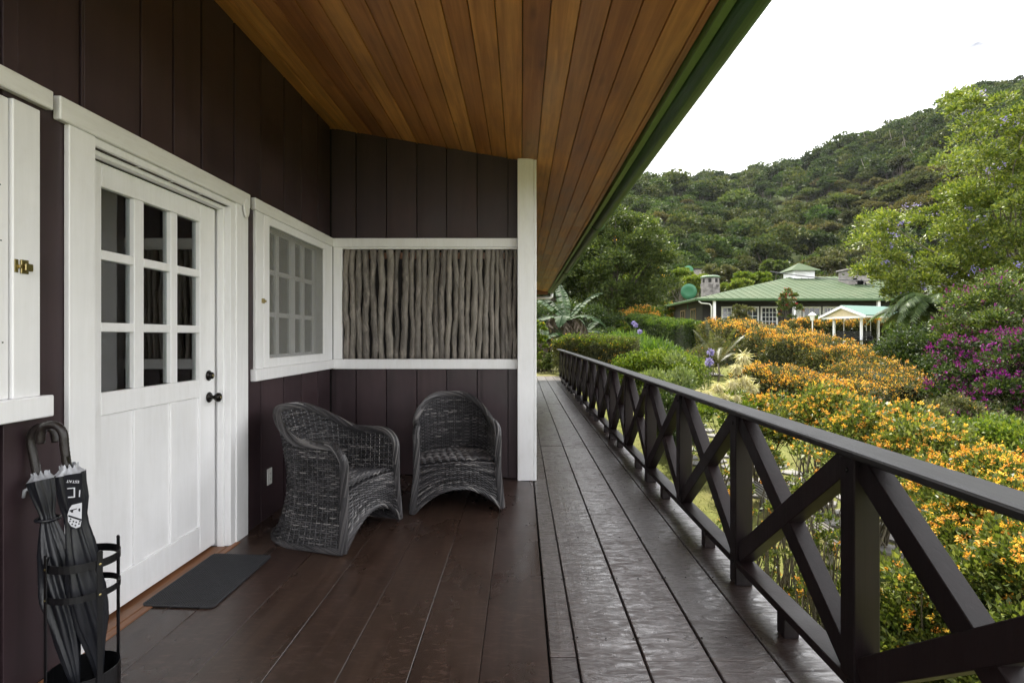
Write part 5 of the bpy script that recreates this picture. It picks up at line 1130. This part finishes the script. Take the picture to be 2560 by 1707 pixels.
def hwin(parent, s0, s1, door=False, yw=hy0 + 1.995, ptop=770, pbot=None):
    xa, xb = (s0 - CX) / F * yw, (s1 - CX) / F * yw; zt_, zb2 = 2.22, (.85 if not door else -.2); t_ = .13
    w_ = MB(); w_.box((xa, yw - .06, zt_), (xb, yw - .003, zt_ + t_)); w_.box((xa, yw - .06, zb2 - t_), (xb, yw - .003, zb2)); w_.box((xa, yw - .05, zb2 + .001), (xa + t_, yw - .004, zt_ - .001)); w_.box((xb - t_, yw - .05, zb2 + .001), (xb, yw - .004, zt_ - .001))
    fr = w_.build('door' if door else 'window', M['white'], parent)
    bpart('pane', M['wdark'], fr, (xa + t_, yw - .02, zb2), (xb - t_, yw - .008, zt_), .002)
    m = MB(); nc = 4 if not door else 3
    for k in range(1, nc): x = xa + t_ + (xb - xa - 2 * t_) * k / nc; m.box((x - .022, yw - .04, zb2 + .002), (x + .022, yw - .0205, zt_ - .002), .002)
    for k in range(1, 4): z = zb2 + (zt_ - zb2) * k / 4; m.box((xa + t_ + .002, yw - .039, z - .02), (xb - t_ - .002, yw - .0215, z + .02), .002)
    m.build('muntins', M['white'], fr)
for a_, b_, d_ in ((1803, 1852, 0), (1853, 1897, 1), (1901, 1944, 0), (1990, 2003, 0), (2006, 2052, 1), (2056, 2095, 0), (2110, 2150, 0), (2230, 2280, 0)): hwin(hb, a_, b_, bool(d_))
M['warmframe'] = plain('varnished_frame', (.30, .19, .08), .5)
for y in (44.6, 47.5, 51, 55):
    w_ = MB(); xw = hx0 + 1.098; w_.box((xw - .05, y, .8), (xw, y + .1, 2.2)); w_.box((xw - .05, y + 1.2, .8), (xw, y + 1.3, 2.2)); w_.box((xw - .05, y, 2.201), (xw, y + 1.3, 2.3)); w_.box((xw - .05, y, .7), (xw, y + 1.3, .799)); w_.box((xw - .04, y + .6, .801), (xw - .004, y + .68, 2.199)); fr = w_.build('window', M['warmframe'], hb)
    bpart('pane', M['wdark'], fr, (xw - .02, y + .101, .801), (xw - .004, y + 1.199, 2.199), .002)
cu_ = MB(); cxp, cyp = 25.2, 50.0
cb = bpart('cupola', M['white'], hb, (cxp - .95, cyp - .95, hr - .9), (cxp + .95, cyp + .95, hr + .42), .02)
for k in range(7): bpart('louvre', M['whiteold'], cb, (cxp - .8, cyp - .99, hr - .02 + k * .06 - .1), (cxp + .1, cyp - .951, hr + .02 + k * .06 - .1), .004)
m = MB(); e_ = 1.35; zc_ = hr + .42; m.add([(cxp - e_, cyp - e_, zc_), (cxp + e_, cyp - e_, zc_), (cxp + e_, cyp + e_, zc_), (cxp - e_, cyp + e_, zc_), (cxp, cyp, zc_ + .82)], [(0, 1, 4), (1, 2, 4), (2, 3, 4), (3, 0, 4), (3, 2, 1, 0)]); m.build('cupola_roof', M['tin'], cb)
def chimney(sx, d, r, z0, z1, cap):
    x = (sx - CX) / F * d; o = MB().lathe([(r, z0), (r * 1.0, z1 - .5), (r * .98, z1)], (x, d, 0), 8); c_ = o.build('chimney', M['rock'], hb)
    MB().lathe([(r * 1.12, z1 + .001), (r * 1.12, z1 + .09), (r * .8, z1 + .2)], (x, d, 0), 8 if cap else 8).build('cap', cap or M['rock'], c_)
    for k in range(8):
        a = k * math.pi / 4 + math.pi / 8; MB().box((-.12, -.02, z1 - .42), (.12, .02, z1 - .08), .005, Matrix.Translation((x + math.cos(a) * r * .925, d + math.sin(a) * r * .925, 0)) @ Matrix.Rotation(a + math.pi / 2, 4, 'Z')).build('flue_opening', M['dark'], c_)
    for k in range(46):       # rubble stones proud of the shaft
        a = random.choice([i * math.pi / 4 + math.pi / 8 for i in range(3, 8)]); s_ = random.uniform(-.26, .26) * r; z = random.uniform(z0 + .6, z1 - .55); hw, hh = random.uniform(.08, .2), random.uniform(.08, .2)
        MB().box((s_ - hw, -.02, z - hh), (s_ + hw, .03, z + hh), .015, Matrix.Translation((x + math.cos(a) * r * .925, d + math.sin(a) * r * .925, 0)) @ Matrix.Rotation(a - math.pi / 2, 4, 'Z')).build('stone', M['rock'], c_)
chimney(1776, 48, .80, 2.9, 5.1, M['green'])
x = (2132 - CX) / F * 47
c2 = bpart('chimney', M['rock'], hb, (x - .9, 46.2, 3.3), (x + .95, 47.6, 5.55), .03); bpart('cap', M['rock'], c2, (x - 1.05, 46.05, 5.56), (x + 1.0, 47.75, 5.68), .02)
for dx_ in (-.45, .45): bpart('flue_opening', M['dark'], c2, (x + dx_ - .16, 46.18, 5.12), (x + dx_ + .16, 46.199, 5.42), .002)
for k in range(12): hw = random.uniform(.12, .28); cx2 = x + random.uniform(-.62, .65); z = random.uniform(4.2, 4.95); bpart('stone', M['rock'], c2, (cx2 - hw, 46.17, z - .15), (cx2 + hw, 46.199, z + .16), .01)
bpart('parapet', M['rock'], hb, (x + .951, 46.3, 3.3), (x + 2.7, 47.4, 4.35), .02)
def dish(label, sx, sy, d, r):
    T = thing('satellite_dish', label, 'satellite dish', None, W(sx, sy, d)); R = Matrix.Rotation(math.radians(80), 4, 'X') @ Matrix.Rotation(math.radians(0), 4, 'Y')
    R = Matrix.Rotation(math.radians(-22), 4, 'Z') @ Matrix.Rotation(math.radians(97), 4, 'X')
    MB().lathe([(.02, -.12 * r), (r * .5, -.08 * r), (r, 0), (r, .02), (r * .5, -.06 * r), (.02, -.10 * r)], (0, 0, 0), 28, R).build('reflector', M['dishg'], T, smooth=True)
    MB().tube([(0, .12, 0), (0, .3, -r * .7), (0, .3, -r - .8)], .04, 8).build('mast', M['dishg'], T); return T
dish('round green satellite dish on the left eave of the house', 1722, 729, 45, .64)
dish('smaller distant green satellite dish above the left eave', 1721, 676, 75, .65)
fh = thing('distant_chimney', 'small distant stone chimney left of the house roof', 'chimney', None, W(1745, 690, 78)); x, y, z = W(1745, 690, 78)
bpart('shaft', M['rock'], fh, (-.5, -.5, -1.2), (.5, .5, .9), .03); bpart('cap', M['dark'], fh, (-.7, -.7, .92), (.7, .7, 1.02), .02)
m = MB(); p0, p1 = Vector(W(1925, 679, 40)), Vector(W(2225, 702, 44)); m.tube([p0.lerp(p1, t) - Vector((0, 0, .5 * math.sin(math.pi * t) * .4)) for t in [q / 14 for q in range(15)]], .035, 6)
wr_ = m.build('overhead_cable', M['iron'], None); wr_['label'] = 'black overhead cable running across the green house roof'; wr_['category'] = 'cable'
# ---- swing shelter
gw = thing('swing_shelter', 'small open shelter with a sea-green gable roof on thin white posts', 'shelter', None, W(2103, 862, 31.5), math.radians(-68))
gl_, gwd = 5.0, 2.9; ezr = 1.62; pk = 2.22        # local: x across the gable, y along the ridge
for s_ in (-1, 1):
    poly = [(s_ * gwd / 2, 0, ezr), (0, 0, pk), (0, gl_, pk), (s_ * gwd / 2, gl_, ezr)]
    m = MB(); m.prism(poly if s_ > 0 else poly[::-1], (0, 0, .05)); m.build('roof_slope', M['tinclean'], gw)
    m = MB(); m.prism([(s_ * (gwd / 2 + .02), -.04, ezr - .11), (0, -.04, pk - .13), (0, -.04, pk + .02), (s_ * (gwd / 2 + .02), -.04, ezr + .03)], (0, .038, 0)); m.build('bargeboard', M['white'], gw)
bpart('fascia', M['white'], gw, (gwd / 2 - .02, 0, ezr - .10), (gwd / 2 + .01, gl_, ezr - .005), .004)
M['cream'] = plain('cream_boards', (.62, .52, .34), .6, 0, .1, 4)
m = MB(); m.prism([(-gwd / 2 + .25, .12, ezr), (gwd / 2 - .25, .12, ezr), (0, .12, pk - .1)], (0, .04, 0)); m.build('gable_board', M['cream'], gw)
bpart('tie_beam', M['white'], gw, (-gwd / 2 + .1, .1, ezr - .12), (gwd / 2 - .1, .17, ezr - .001), .004)
for px_, py_ in ((-.85, .5), (.85, .5), (.85, 4.3), (-.85, 4.3)): bpart('post', M['white'], gw, (px_ - .055, py_ - .055, -.3), (px_ + .055, py_ + .055, ezr - .125), .006)
for px_, py_ in ((-.45, .8), (.1, 2.3), (-.6, 2.9), (.6, 3.2)): MB().tube([(px_, py_, .25), (px_, py_, 1.75)], .018, 6).build('hanging_rod', M['plastic'], gw)
sb = thing('garden_bench', 'dark wooden bench hanging under the sea-green roofed shelter', 'bench', None, W(2138, 852, 30.8), math.radians(-20))
for k in range(4): bpart('back_slat', M['iron'], sb, (-.85, .3, .12 + k * .11), (.85, .34, .21 + k * .11), .004)
bpart('seat', M['iron'], sb, (-.85, -.15, .0), (.85, .3, .05), .004)
for k in (-.8, .8): bpart('armrest', M['iron'], sb, (k - .03, -.15, .051), (k + .03, .29, .25), .004)
sb2 = thing('garden_bench', 'low dark bench at the right side of the shelter', 'bench', None, W(2232, 876, 29.5), math.radians(10))
bpart('seat', M['iron'], sb2, (-.55, -.2, .0), (.55, .2, .06), .004)
for k in (-.5, .45): bpart('leg', M['iron'], sb2, (k, -.18, -.32), (k + .05, .18, -.001), .004)
def lamp(label, sx, sy, d, s_=1.0):
    x, y, z = W(sx, sy, d); g = gz(x, y); T = thing('garden_lamp', label, 'lamp', 'white garden lamps', (x, y, g)); h = z - g
    MB().tube([(0, 0, 0), (0, 0, h - .3 * s_)], .035 * s_, 8).build('post', M['plastic'], T); MB().lathe([(.10 * s_, h - .3 * s_), (.17 * s_, h), (.17 * s_, h + .02 * s_)], (0, 0, 0), 4).build('lantern', M['plastic'], T)
    MB().lathe([(.26 * s_, h + .021 * s_), (.22 * s_, h + .07 * s_), (.03 * s_, h + .20 * s_)], (0, 0, 0), 4).build('lamp_roof', M['white'], T)
lamp('white lantern post in front of the house beside the swing shelter', 2031, 789, 33); lamp('small distant white lamp above the maroon shrub', 1611, 731, 47)
x, y, z = W(1567, 900, 17); T = thing('path_light', 'short black and white path light behind the railing', 'lamp', None, (x, y, gz(x, y))); MB().tube([(0, 0, 0), (0, 0, z - gz(x, y))], .05, 10).build('post', M['iron'], T); MB().tube([(0, 0, z - gz(x, y)), (0, 0, z - gz(x, y) + .10)], .055, 10).build('lens', M['plastic'], T)
bush('rose_bush', 'tall climbing rose with red flowers against the house post', 'shrub', 1972, 722, 38.5, 60, 3200, .13, G['shrub'], [(G['red'], 26, .12, 6, 'red_flowers')], lo=.2, K=22, stem=16, crad=.3, zg=.2, srad=.02)
bush('leafy_shrub', 'leafy shrub with yellow tips below the house windows', 'shrub', 1850, 762, 38, 80, 4500, .14, G['olive'], [(G['yellow'], 20, .08, 4, 'yellow_flowers')], lo=.0, K=20, stem=8)
bush('leafy_shrub', 'round dark shrub beside the white lantern post', 'shrub', 2040, 785, 37, 70, 3500, .14, G['shrub'], lo=-.1, K=16, stem=6)

# ---- air between the garden and the far slope
hm = bpy.data.materials.new('air'); hm.use_nodes = True; t = hm.node_tree; t.nodes.clear(); o_ = N(t, 'ShaderNodeOutputMaterial'); pv = N(t, 'ShaderNodeVolumePrincipled')
pv.inputs['Color'].default_value = (.92, .95, 1, 1); pv.inputs['Density'].default_value = .00006; t.links.new(pv.outputs[0], o_.inputs['Volume'])
MB().box((-620, -320, -6), (900, 950, 210), .5).build('haze', hm, None, kind='stuff')
